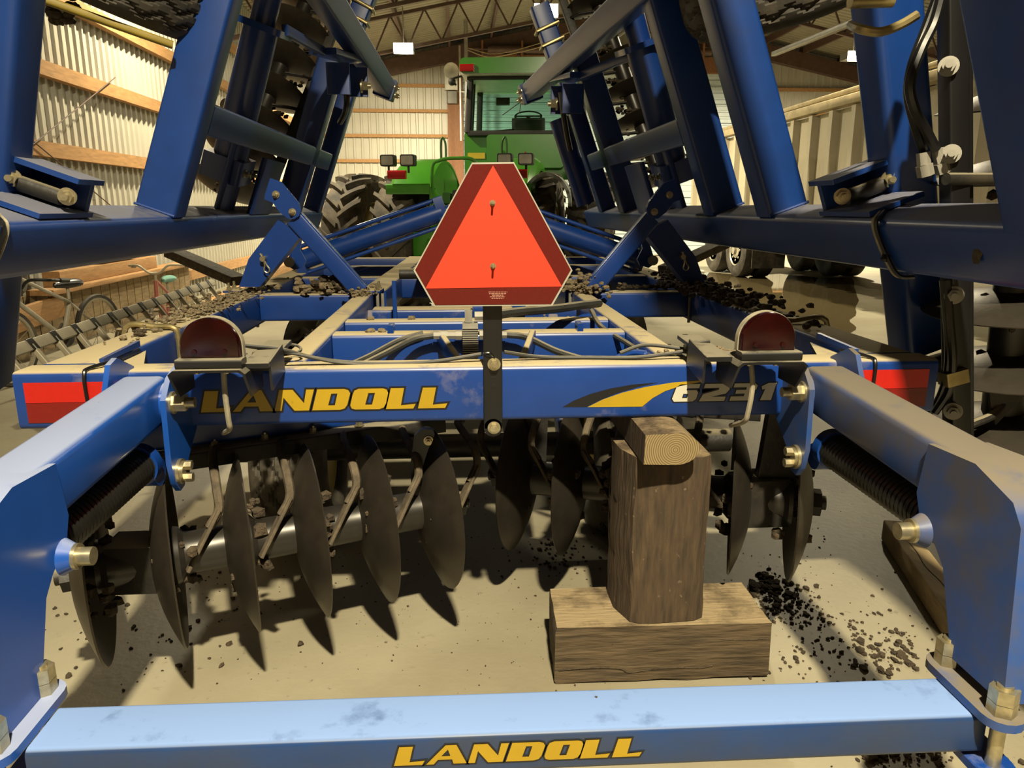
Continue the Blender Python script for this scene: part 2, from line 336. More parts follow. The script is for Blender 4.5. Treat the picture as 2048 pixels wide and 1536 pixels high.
# sloping parallel-chord trusses
def truss(y, dz0, dz1, name='truss', webs=True):
    t = thing(name, (RX, y, roof_z(RX)-1.2), 'x', 'truss')
    del t['label']; del t['category']; t['kind'] = 'structure'
    for x0, x1 in ((XL+.1, RX), (RX, XR-.1)):
        for dz in (dz0, dz1):
            mb = MB(); mb.rbar((x0, y, roof_z(x0)-dz), (x1, y, roof_z(x1)-dz), 0.07, 0.07, r=.004, seg=1); obj('chord', mb, 'truss_steel', t)
        n = 12
        for i in range(n):
            xa = x0+(x1-x0)*i/n; xb = x0+(x1-x0)*(i+1)/n; xm = (xa+xb)/2
            mb = MB(); mb.rbar((xa, y, roof_z(xa)-dz1), (xm, y, roof_z(xm)-dz0), .035, .035, r=.003, seg=1); mb.rbar((xm, y, roof_z(xm)-dz0), (xb, y, roof_z(xb)-dz1), .035, .035, r=.003, seg=1)
            obj('web', mb, 'truss_steel', t)
for i, y in enumerate((-2.5, 3.0, 8.4, 13.9, 17.4)): truss(y, 0.3, 1.0, 'trim_%d' % (i+1))
mb = MB()
for x0, x1 in ((XL, RX), (RX, XR)):
    mb.rbar((x0, YB-.35, roof_z(x0)-.38), (x1, YB-.35, roof_z(x1)-.38), 0.18, 0.42, r=.01, seg=1)
tag(obj('trim_6', mb, 'truss_steel'), kind='structure')
# overhead door in the back wall
DX0, DX1, DZ = 0.2, 8.4, 5.15
d1 = thing('door_1', ((DX0+DX1)/2, YB-.12, 0), 'x', 'door'); del d1['label']; del d1['category']; d1['kind'] = 'structure'
z = 0.0
while z < DZ-.1:
    mb = MB(); h = 0.53; yb = YB-.10; prof = []
    k = 3
    for i in range(k):
        a = z+h*i/k; prof += [(0, a+.006), (-.022, a+.02), (-.022, a+h/k*.66), (0, a+h/k*.75)]
    prof.append((0, z+h-.006)); prof += [(.04, z+h-.006), (.04, z+.006)]
    mb.loft([[(x, yb+d, a) for d, a in prof] for x in (DX0, DX1)]); obj('panel', mb, 'door_metal', d1); z += h
for x in (DX0-.22, DX1+.12):
    mb = MB(); mb.box((x, YB-.2, 2.7), (0.43 if x < 3 else .25, .22, 5.4)); obj('jamb', mb, 'beam_wood', d1)
mb = MB(); mb.box(((DX0+DX1)/2, YB-.22, DZ+.12), (DX1-DX0+.5, .2, .42)); obj('header', mb, 'beam_wood', d1)
mb = MB(); mb.cyl((DX0+.2, YB-.55, DZ+.42), (DX1-.2, YB-.55, DZ+.42), .035, n=10)
for x0 in (0.9, 4.6):
    mb.cyl((x0, YB-.55, DZ+.42), (x0+2.6, YB-.55, DZ+.42), .10, n=14)
obj('torsion_spring', mb, 'truss_steel', d1)
for x0 in (0.9, 2.0, 3.3, 4.6, 6.0, 7.1):
    mb = MB(); mb.box((x0-.15, YB-.5, DZ+.42), (.05, .35, .4)); obj('spring_bracket', mb, 'beam_wood', d1)
# ================================================================ DISC HARROW
XC = 0.09
H_ = thing('disc_harrow', (XC, 3.2, 0), 'large blue folding disc harrow with raised wings filling the shed', 'disc harrow')
ZT = 0.90; YR = 1.95          # top of the frame, rear face of the rear beam
def mir(p): return V((2*XC-p[0], p[1], p[2]))
def frame_bar(name, p0, p1, w, h, m='blue_frame', up=(0, 0, 1), r=.014, parent=None):
    mb = MB(); mb.rbar(p0, p1, w, h, up, r); return obj(name, mb, m, parent or H_)
def bolts(parent, lst, m='zinc', name='bolt'):
    for p, d, r, st in lst:
        mb = MB(); mb.bolt(p, d, r, st); obj(name, mb, m, parent)
# --- rear beam
xl, xr = -1.14, 1.325
rb = frame_bar('rear_beam', (xl, YR+.055, ZT-.076), (xr, YR+.055, ZT-.076), .11, .152)
for x0, x1 in ((-1.115, -0.80), (1.0, 1.30)):
    mb = MB(); mb.box(((x0+x1)/2, YR-.0008, .847), (x1-x0, .0016, .053)); obj('red_reflector', mb, 'reflect_red', rb)
    mb = MB(); mb.box(((x0+x1)/2, YR-.0008, .793), (x1-x0, .0016, .053)); obj('dark_reflector', mb, 'reflect_dark', rb)
# --- longitudinal rails
frame_bar('inner_rail', (-.465, 2.06, ZT-.076), (-.465, 3.74, ZT-.076), .085, .152)
frame_bar('inner_rail', (.605, 2.06, ZT-.076), (.605, 3.74, ZT-.076), .085, .152)
frame_bar('inner_rail', (-.44, 3.86, ZT-.07), (-.36, 6.6, ZT-.07), .14, .14)
frame_bar('inner_rail', (.62, 3.86, ZT-.07), (.54, 6.6, ZT-.07), .14, .14)
frame_bar('outer_rail', (-1.05, 2.06, ZT-.076), (-1.05, 6.4, ZT-.076), .155, .152)
frame_bar('outer_rail', (1.245, 2.06, ZT-.076), (1.245, 6.4, ZT-.076), .155, .152)
# --- cross members
for y, x0, x1 in ((2.53, -.42, .56), (2.82, -.42, .56)):
    frame_bar('cross_member', (x0, y, ZT-.076), (x1, y, ZT-.076), .09, .152)
for x0, x1 in ((-.97, -.51), (.65, 1.165)):
    frame_bar('cross_member', (x0, 3.79, ZT-.07), (x1, 3.79, ZT-.07), .12, .13)
for y in (4.7, 5.6, 6.5): frame_bar('cross_member', (-1.0, y, ZT-.07), (1.2, y, ZT-.07), .11, .13)
frame_bar('drawbar', (-.30, 4.7, ZT-.02), (.02, 8.3, .62), .10, .12)
frame_bar('drawbar', (.48, 4.7, ZT-.02), (.16, 8.3, .62), .10, .12)
for sx in (-1, 1):
    frame_bar('diagonal_strut', (XC+sx*.075, 2.06, ZT-.05), (XC+sx*.155, 2.485, ZT-.015), .022, .05, 'blue_frame', r=.006)
    frame_bar('tab', (XC+sx*.32, 2.50, ZT+.012), (XC+sx*.32, 2.56, ZT+.012), .02, .03, 'blue', r=.003)
# small pipe loops on the rail sides
for x, y in ((.55, 2.16), (.55, 2.95)):
    mb = MB(); mb.path([(x+.01, y+.03, ZT-.02), (x-.04, y+.02, ZT-.015), (x-.085, y, ZT-.03), (x-.095, y, ZT-.07), (x-.095, y, ZT-.1)], .011); obj('hose_loop', mb, 'blue', H_)
# vertical upright plates behind the emblem
for x, y0, z0, z1, w in ((-.28, 3.3, .72, 1.0, .018), (-.05, 4.0, .74, .92, .03), (-.01, 4.0, .74, .92, .02), (.28, 3.5, .7, .95, .06)):
    frame_bar('upright_strip', (x, y0, z0), (x, y0, z1), w, .03, 'blue', up=(0, 1, 0), r=.003)
frame_bar('rear_shaft', (-.4, 3.55, .80), (.55, 3.55, .80), .13, .10, 'blue_frame')
mb = MB(); mb.cyl((.06, 3.34, .87), (.12, 3.34, .87), .09, n=20); obj('pivot_plate', mb, 'blue', H_)
for sx in (-1, 1):      # wheel lift ram lying along the frame with bright ends
    mb = MB(); mb.cyl((XC+sx*.42, 4.25, ZT+.05), (XC+sx*.16, 4.25, ZT+.05), .03, n=14); r_ = obj('lift_ram', mb, 'black_muddy', H_)
    mb = MB(); mb.cyl((XC+sx*.16, 4.25, ZT+.05), (XC+sx*.10, 4.25, ZT+.05), .035, n=14); obj('ram_end', mb, 'bare_steel', r_)
frame_bar('linkage_bar', (-.22, 4.3, ZT+.05), (-.05, 5.6, ZT+.12), .10, .05, 'blue_frame')
# --- valve block and hydraulic hoses in the middle
mb = MB(); mb.box((.035, 2.44, .885), (.05, .05, .115))
for i in range(14): mb.box((.035, 2.412, .835+i*.0072), (.051, .008, .003))
vb = obj('valve_block', mb, 'bare_steel', H_)
for x0, x1 in ((.01, -.085), (.065, .155)):
    mb = MB()
    for k, r in enumerate((.016, .013, .017, .013)):
        a = x0+(x1-x0)*k/4; b = x0+(x1-x0)*(k+1)/4; mb.cyl((a, 2.44, .902), (b, 2.44, .902), r, n=6)
    obj('fitting', mb, 'bare_steel', vb)
mb = MB(); mb.cyl((.03, 2.44, .945), (.03, 2.44, .985), .014, n=6); mb.cyl((.05, 2.44, .965), (.10, 2.44, .965), .016, n=6); obj('fitting', mb, 'bare_steel', vb)
def hose(pts, r=.010, m='hose', name='hydraulic_hose', parent=None):
    mb = MB(); mb.path(pts, r); return obj(name, mb, m, parent or H_)
hose([(-.085, 2.44, .902), (-.15, 2.42, .893), (-.24, 2.34, .86), (-.31, 2.24, .84)], .011)
hose([(-.12, 2.47, .905), (-.2, 2.45, .885), (-.29, 2.36, .85), (-.36, 2.25, .835)], .009)
hose([(.155, 2.44, .902), (.22, 2.42, .895), (.31, 2.32, .865), (.42, 2.22, .845)], .011)
hose([(.10, 2.44, .965), (.2, 2.55, .962), (.35, 2.68, .955), (.47, 2.78, .955), (.54, 2.86, .95)], .016)
hose([(.50, 2.80, .93), (.50, 2.6, .90), (.55, 2.40, .875), (.57, 2.25, .865)], .009)
# flat light cable along the rear beam
hose([aY(487, 690, 1.92), aY(560, 698, 1.95), aY(640, 718, 1.99), aY(740, 727, 2.0), aY(860, 724, 2.0), aY(965, 708, 2.0)], .0055, name='light_cable')
hose([aY(488, 692, 1.93), aY(580, 706, 1.96), aY(680, 726, 1.99), aY(800, 733, 2.0), aY(960, 737, 2.0)], .004, name='light_cable')
hose([aY(1008, 704, 2.0), aY(1080, 714, 2.02), aY(1170, 715, 2.02), aY(1270, 715, 2.0), aY(1340, 707, 2.0), aY(1400, 697, 2.0)], .0055, name='light_cable')
hose([aY(1240, 706, 2.05), aY(1290, 690, 2.05), aY(1360, 697, 2.03), aY(1400, 702, 2.0), aY(1370, 692, 1.97), aY(1420, 682, 1.95)], .0055, name='light_cable')
hose([aY(540, 690, 2.04), aY(590, 690, 2.08), aY(600, 702, 2.05), aY(560, 710, 2.0), aY(530, 700, 1.97)], .004, name='light_cable')
# --- SMV emblem
pl = frame_bar('emblem_post', (.0865, YR-.006, .73), (.0865, YR-.006, 1.09), .05, .009, 'black_clean', up=(0, 1, 0), r=.002)
mb = MB(); mb.cyl((.0865, YR-.0105, .732), (.0865, YR-.0015, .732), .025, n=24); obj('post_end', mb, 'black_clean', pl)
bolts(pl, [(aY(988, 728, YR-.0105), (0, -1, 0), .012, .004), (aY(988, 855, YR-.0105), (0, -1, 0), .012, .004)])
mb = MB(); mb.path([aY(985, 712, YR-.012), aY(978, 706, YR-.014), aY(968, 708, YR-.012), aY(990, 716, YR-.012)], .0035); obj('wire_tie', mb, 'black_clean', pl)
for y in (752, 770):
    mb = MB(); p = aY(987, y, YR-.0107); mb.cyl(p, p+V((0, -.0012, 0)), .0075, n=16); obj('hole', mb, 'black_decal', pl)
YS = 1.905
def S(px, py, dy=0): return aY(px, py, YS+dy)
oc = [(944, 325), (1028, 324), (1145, 541), (1105, 611), (868, 613), (827, 541)]
mb = MB(); mb.plate([S(*p) for p in oc], (0, .004, 0)); em = obj('slow_vehicle_emblem', mb, 'smv_rim', H_, label='orange triangle emblem with dark red border')
cx, cy = 986, 480
def shrink(p, k): return (p[0]+(cx-p[0])*k, p[1]+(cy-p[1])*k)
mb = MB(); mb.plate([S(*shrink(p, .022), dy=-.0012) for p in oc], (0, .0012, 0)); obj('red_border', mb, 'smv_red', em)
mb = MB(); mb.plate([S(*p, dy=-.0022) for p in ((986, 331), (1124, 573), (851, 577))], (0, .001, 0)); obj('orange_triangle', mb, 'smv_orange', em)
bolts(em, [(S(985, 406, -.002), (0, -1, 0), .005, .018), (S(986, 532, -.002), (0, -1, 0), .005, .018)], name='emblem_bolt')
mb = MB()
for row, (x0, x1) in enumerate(((977, 1015), (978, 1012), (984, 1007), (980, 1010), (983, 1007))):
    x = x0; rg = random.Random(row)
    while x < x1:
        w = min(rg.uniform(2.5, 7), x1-x); y = 583.5+row*3.1; h = 1.0 if row == 0 else 1.6
        mb.plate([S(x, y, -.0016), S(x+w, y, -.0016), S(x+w, y+h, -.0016), S(x, y+h, -.0016)], (0, .0004, 0)); x += w+1.2
obj('fine_print', mb, 'label_print', em)
# --- lettering (own flat outlines: yellow face on a black backing)
def glyph_mesh(contours, off, depth, fn):
    """contours: list of 2D loops (first outer, rest holes) -> flat filled mesh mapped by fn(x,y)->Vector"""
    cu = bpy.data.curves.new('tmp', 'CURVE'); cu.dimensions = '2D'; cu.fill_mode = 'BOTH'; cu.offset = off; cu.extrude = depth
    for c in contours:
        sp = cu.splines.new('POLY'); sp.points.add(len(c)-1)
        for i, (x, y) in enumerate(c): sp.points[i].co = (x*.001, y*.001, 0, 1)
        sp.use_cyclic_u = True
    o = bpy.data.objects.new('tmp', cu); COL.objects.link(o); dg = bpy.context.evaluated_depsgraph_get(); dg.update()
    me = o.evaluated_get(dg).to_mesh(); vs_ = [(p.co.x*1000, p.co.y*1000, p.co.z) for p in me.vertices]; fs = [tuple(p.vertices) for p in me.polygons]
    o.evaluated_get(dg).to_mesh_clear(); bpy.data.objects.remove(o); bpy.data.curves.remove(cu)
    mb = MB(); mb.add([fn(x, y, z) for x, y, z in vs_], fs); return mb
def Lg(o): return [[(o, 0), (o+45, 178), (o+152, 178), (o+122, 30), (o+242, 40), (o+222, 0)]]
GL = [('L', Lg(0)), ('A', [[(252, 0), (408, 180), (492, 180), (572, 0), (468, 0), (458, 42), (345, 42), (312, 0)], [(372, 76), (425, 138), (444, 76)]]),
      ('N', [[(584, 0), (632, 178), (738, 178), (822, 62), (846, 178), (908, 178), (858, 0), (742, 0), (662, 112), (638, 0)]]),
      ('D', [[(884, 0), (934, 178), (1150, 178), (1182, 168), (1196, 140), (1168, 42), (1146, 12), (1108, 0)], [(1014, 40), (1044, 140), (1094, 140), (1068, 40)]]),
      ('O', [[(1232, 0), (1426, 0), (1462, 14), (1482, 50), (1502, 140), (1490, 168), (1462, 178), (1268, 178), (1232, 164), (1216, 130), (1192, 36), (1202, 10)], [(1312, 40), (1342, 140), (1396, 140), (1368, 40)]]),
      ('L', Lg(1480)), ('L', Lg(1740))]
def letters(parent, fn, gl, m, tot_label, off=.016):
    for k, (ch, cs) in enumerate(gl):
        b = glyph_mesh(cs, off, 0.0, lambda x, y, z: fn(x, y, .0006)); bo = obj('letter_backing', b, 'black_decal', parent)
        b = glyph_mesh(cs, 0, 0.0, lambda x, y, z: fn(x, y, .0012)); fo = obj('letter_face', b, m, parent)
dA, dB = aY(402, 824, YR), aY(895, 816, YR)
kx = (dB.x-dA.x)/1982.0; zb = (dA.z+dB.z)/2
letters(rb, lambda x, y, d: V((dA.x+kx*x, YR-d, zb+y*kx*.98)), GL, 'yellow_decal', 'LANDOLL')
DG = [('6', [[(590, 0), (738, 0), (764, 18), (778, 70), (764, 90), (684, 90), (690, 106), (784, 106), (792, 138), (640, 138), (606, 118), (574, 24)], [(652, 28), (662, 62), (702, 62), (692, 28)]]),
      ('2', [[(788, 0), (990, 0), (1000, 34), (884, 34), (1000, 60), (1026, 90), (1028, 122), (1006, 138), (832, 138), (822, 106), (944, 106), (942, 90), (818, 56)]]),
      ('3', [[(1032, 0), (1182, 0), (1216, 20), (1228, 60), (1216, 72), (1240, 88), (1250, 120), (1228, 138), (1066, 138), (1058, 106), (1164, 106), (1160, 86), (1082, 86), (1074, 56), (1150, 56), (1144, 34), (1040, 34)]]),
      ('1', [[(1276, 0), (1364, 0), (1400, 138), (1336, 138), (1282, 112), (1288, 84), (1312, 92)]])]
d0, d1_ = aY(1200+575/4, 803, YR), aY(1200+1400/4, 803, YR); kd = (d1_.x-d0.x)/825.0
letters(rb, lambda x, y, d: V((d0.x+kd*(x-575), YR-d, .793+y*kd)), DG, 'white_decal', '6231', .010)
def flat(pts, name, m, d):
    mb = MB(); q = [aY(x, y, YR) for x, y in pts]
    mb.plate([V((p.x, YR-d, p.z)) for p in q], (0, d*.6, 0)); obj(name, mb, m, rb, angle=5)
flat([(1125, 814), (1148, 801), (1180, 788), (1220, 777), (1265, 769), (1315, 765), (1275, 774), (1235, 786), (1200, 800), (1172, 814)], 'swoosh_backing', 'black_decal', .0008)
flat([(1175, 814), (1205, 799), (1245, 785), (1290, 774), (1345, 765), (1412, 760), (1395, 765), (1360, 772), (1330, 782), (1305, 796), (1284, 813)], 'swoosh', 'yellow_decal', .0012)
# --- rear arms with drop legs, springs and the low rear bar
def arm_side(sx, mt):
    g = lambda x, y, z: V((x, y, z)) if sx < 0 else mir((x, y, z))
    xi = -.735; xo = -.845          # inner and outer faces of the arm tube
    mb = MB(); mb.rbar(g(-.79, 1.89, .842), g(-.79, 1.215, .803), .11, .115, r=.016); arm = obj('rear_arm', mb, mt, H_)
    # round knuckle at the pivot
    mb = MB(); mb.cyl(g(-.735, 1.875, .835), g(-.722, 1.875, .835), .052, n=24); obj('pivot_boss', mb, mt, arm)
    # drop leg : bent profile plate box
    prof = [(1.335, .862), (1.20, .868), (1.10, .835), (1.075, .80), (1.05, .49), (1.19, .49), (1.245, .645), (1.275, .675), (1.335, .715), (1.352, .755)]
    mb = MB(); pts = [g(-.728, y, z) for y, z in prof]; th = g(-.85, 0, 0)-g(-.728, 0, 0)
    mb.plate(pts, th); leg = obj('drop_leg', mb, mt, H_)
    # leg foot flange: plate with bolts clamping the low bar
    xf = -.80
    mb = MB(); pa = []
    for k in range(9): t = R_(-90+180*k/8); pa.append(g(-.765+.032*math.cos(t)*1.0, 1.215, 0)*1)
    return g, arm, leg
def rounded_plate(c0, c1, r, th, up=(0, 0, 1)):
    """stadium plate between two centres, thickness along up"""
    c0, c1, up = V(c0), V(c1), V(up); a = (c1-c0).normalized(); b = up.cross(a).normalized(); pts = []
    for c, s0 in ((c1, -90), (c0, 90)):
        for k in range(9):
            t = R_(s0+180*k/8); pts.append(c+a*(r*math.cos(t))+b*(r*math.sin(t)))
    return pts, up*th
for sx, mt in ((-1, 'blue_arm'), (1, 'blue_dirty_shaded')):
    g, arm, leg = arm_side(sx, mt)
    # clamp plate on top of the low bar end
    zb0 = .47 if sx < 0 else .45
    for z, nm in ((zb0+.003, 'clamp_plate'), (zb0-.10, 'clamp_plate')):
        pts, th = rounded_plate(g(-.735, 1.06, z), g(-.735, 1.205, z), .036, .016); mb = MB(); mb.plate(pts, th); cp = obj(nm, mb, mt if z > zb0 else 'blue', leg)
    for y in (1.06, 1.205):
        p = g(-.735, y, zb0+.019); mb = MB(); mb.cyl(p, p+V((0, 0, .022)), .0235, n=6); mb.cyl(p+V((0, 0, .023)), p+V((0, 0, .048)), .0235, n=6); mb.cyl(p+V((0, 0, .048)), p+V((0, 0, .053)), .013, n=14)
        mb.cyl(p-V((0, 0, .135)), p, .0125, n=12); obj('clamp_bolt', mb, 'zinc', leg)
    # pivot ears on the rear beam
    ear = [(1.99, .905), (1.90, .925), (1.835, .905), (1.79, .86), (1.785, .70), (1.80, .645), (1.825, .618), (1.855, .622), (1.90, .68), (1.98, .74)]
    for x in (-.717, -.866):
        mb = MB(); mb.plate([g(x, y, z) for y, z in (ear if x > -.8 else [(1.99, .905), (1.90, .945), (1.86, .935), (1.80, .83), (1.80, .70), (1.99, .74)])], g(x+.013, 0, 0)-g(x, 0, 0)); er = obj('pivot_ear', mb, mt if sx < 0 else 'blue_dirty_shaded', H_)
        if x > -.8:
            dd = (g(1, 0, 0)-g(0, 0, 0)); p = g(-.704, 1.83, .845); mb = MB(); mb.cyl(p, p+dd*.006, .028, n=20); mb.cyl(p+dd*.006, p+dd*.034, .022, n=6); mb.cyl(p+dd*.034, p+dd*.055, .013, n=14); obj('pivot_nut', mb, 'zinc', er)
            p = g(-.704, 1.83, .668); mb = MB(); mb.cyl(p, p+dd*.008, .032, n=24); mb.cyl(p+dd*.008, p+dd*.016, .026, n=24)
            for dz in (.016, -.016): mb.cyl(p+V((0, 0, dz))+dd*.016, p+V((0, 0, dz))+dd*.032, .012, n=6)
            obj('pin_cap', mb, 'zinc', er)
    # spring between ear and leg
    a, b = g(-.79, 1.80, .695), g(-.79, 1.27, .69)
    ax = (b-a).normalized(); x = ax.cross(V((0, 0, 1))).normalized(); y = x.cross(ax); L = (b-a).length; N = 34; mb = MB(); pts = []
    for i in range(N*14+1): t = i/(N*14); th = 2*math.pi*N*t; pts.append(a+ax*(L*t)+(x*math.cos(th)+y*math.sin(th))*.040)
    mb.path(pts, .0078, n=6, smooth=False); sp = obj('coil_spring', mb, 'spring', H_)
    mb = MB(); mb.cyl(a-ax*.03, b+ax*.01, .031, n=16); obj('spring_core', mb, 'black_clean', sp)
    mb = MB(); mb.cyl(a-ax*.02, a+ax*.012, .052, n=24); mb.cyl(g(-.83, 1.83, .668), g(-.75, 1.83, .668), .035, n=16); obj('spring_seat', mb, 'blue_wing' if sx > 0 else 'blue', sp)
    # pin at the leg
    dd = (g(1, 0, 0)-g(0, 0, 0)); p = g(-.728, 1.318, .688); mb = MB(); mb.cyl(p, p+dd*.022, .034, .022, n=24); obj('pin_boss', mb, mt, leg)
    mb = MB(); mb.cyl(p+dd*.02, p+dd*.027, .024, n=24); mb.cyl(p+dd*.026, p+dd*.052, .017, n=16); obj('leg_pin', mb, 'zinc', leg)
pA, pB = V((-.70, 1.133, .432)), V((.905, 1.133, .412))
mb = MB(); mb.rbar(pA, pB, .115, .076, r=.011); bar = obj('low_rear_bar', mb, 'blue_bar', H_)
ba = (pB-pA).normalized(); bu = ba.cross(V((0, 1, 0))) * -1
if bu.z < 0: bu = -bu
yb_ = 1.133-.0575
q0, q1 = aY(788, 1531, yb_), aY(1283, 1508, yb_); kb = (q1-q0).length/1982.0
t0 = (q0-pA).dot(ba)
letters(bar, lambda x, y, d: V((0, -d, 0))+q0+ba*(kb*x)+bu*(y*kb*.95), GL, 'yellow_decal', 'LANDOLL')
# --- tail lamps
for cxp, yb2, Yl, sx in ((425, 728, 1.80, -1), (1531, 713, 1.80, 1)):
    c = aY(cxp, yb2-12, Yl); r = .073; pts = []
    for k in range(25): t = math.pi*k/24; pts.append((r*math.cos(t), .028+r*.98*math.sin(t)))
    pts += [(-r, .0), (r, .0)]
    n = V((0, -1, 0)); base = c
    mb = MB(); mb.plate([base+V((x, 0, z)) for x, z in pts], (0, .02, 0)); tl = obj('tail_lamp', mb, 'lamp_gasket', H_, label='round-topped dark red tail lamp')
    mb = MB(); rings = []
    for k, (s, dy) in enumerate(((.97, 0), (.965, -.010), (.90, -.017), (.6, -.019))):
        cc = V((0, 0, .045)); rings.append([base+V((x*s, dy, .045+(z-.045)*s)) for x, z in pts])
    mb.loft(rings); obj('lens', mb, 'lens_red', tl)
    mb = MB()
    for dx in (-.035, .035): p = base+V((dx, -.019, .018)); mb.cyl(p, p-V((0, .004, 0)), .006, n=10)
    obj('lens_screw', mb, 'lens_red', tl)
    mb = MB(); mb.rbar(base+V((-.075, -.018, -.008)), base+V((.078, -.018, -.008)), .045, .022, r=.006); obj('lamp_foot', mb, 'black_paint', tl)
    # black folded bracket
    zt = base.z-.019; y0, y1 = 1.745, 1.90; w = .088; th = .006
    prof = [(-w, -.075), (-w, -.01), (-w+.012, 0), (w-.012, 0), (w, -.01), (w, -.075), (w-th, -.075), (w-th, -.012), (w-.016, -th), (-w+.016, -th), (-w+th, -.012), (-w+th, -.075)]
    mb = MB(); ring0 = [base*1 for _ in prof]
    def rg_(y, cut): return [V((base.x+x, y+(.05 if (z < -.05 and cut) else 0), zt+z)) for x, z in prof]
    mb.loft([rg_(y0, True), rg_(y1, False)]); br = obj('lamp_bracket', mb, 'black_paint', H_)
    xx = base.x+(.09 if sx < 0 else -.13)
    mb = MB(); mb.rbar((xx+.01, 1.79, zt+.0), (xx+.01, 2.05, zt+.012), .065, .012, r=.003); mb.rbar((xx+(.04 if sx < 0 else -.02), 1.81, zt-.03), (xx+(.04 if sx < 0 else -.02), 1.946, zt-.012), .006, .075, r=.002); obj('bracket_arm', mb, 'black_paint', br)
    # bent rod under the lamp
    px = 447 if sx < 0 else 1502
    mb = MB(); mb.path([aY(px, yb2+12, 1.80), aY(px+3, yb2+60, 1.80), aY(px+(10 if sx < 0 else -6), yb2+112, 1.81), aY(px+(12 if sx < 0 else -14), yb2+130, 1.83), aY(px-(0 if sx < 0 else 40), yb2+138, 1.92)], .0068); obj('bent_rod', mb, 'lamp_gasket', br)
    mb = MB()
    for dx in (-.04, .03): p = base+V((dx, .0, -.026)); mb.cyl(p, p-V((0, 0, .012)), .008, n=8)
    obj('lamp_stud', mb, 'zinc', br)
# --- U-bolts and cables on the outer rails
for sx in (-1, 1):
    x0, x1 = (-1.135, -.965) if sx < 0 else (1.16, 1.33); y = 2.62
    mb = MB(); mb.path([(x1 if sx < 0 else x0, y, ZT-.16), (x1 if sx < 0 else x0, y, ZT-.02), ((x1 if sx < 0 else x0)+sx*.015, y, ZT+.011), (XC+sx*1.12, y, ZT+.013), (x0 if sx < 0 else x1, y, ZT+.011), (x0 if sx < 0 else x1, y, ZT-.15)], .010, sub=5); obj('u_bolt', mb, 'gold_zinc', H_)
    mb = MB(); mb.path([(XC+sx*1.05, YR-.004, ZT-.09), (XC+sx*1.05, YR-.005, ZT-.01), (XC+sx*1.045, YR+.02, ZT+.006), (XC+sx*1.0, YR+.1, ZT+.012)], .005); obj('strap', mb, 'black_clean', H_)
    # corner gusset between beam and rail
    g = (lambda p: V(p)) if sx < 0 else mir
    mb = MB(); mb.plate([g((-.97, 2.06, ZT-.035)), g((-.86, 2.06, ZT-.035)), g((-.97, 2.36, ZT-.035))], (0, 0, .014)); obj('corner_gusset', mb, 'blue_frame', H_)
    mb = MB(); mb.plate([g((-.972, 2.06, ZT+.002)), g((-.972, 2.3, ZT+.002)), g((-.972, 2.3, ZT+.02)), g((-.972, 2.06, ZT+.012))], g((-.96, 0, 0))-g((-.972, 0, 0))); obj('weld_tab', mb, 'blue', H_)
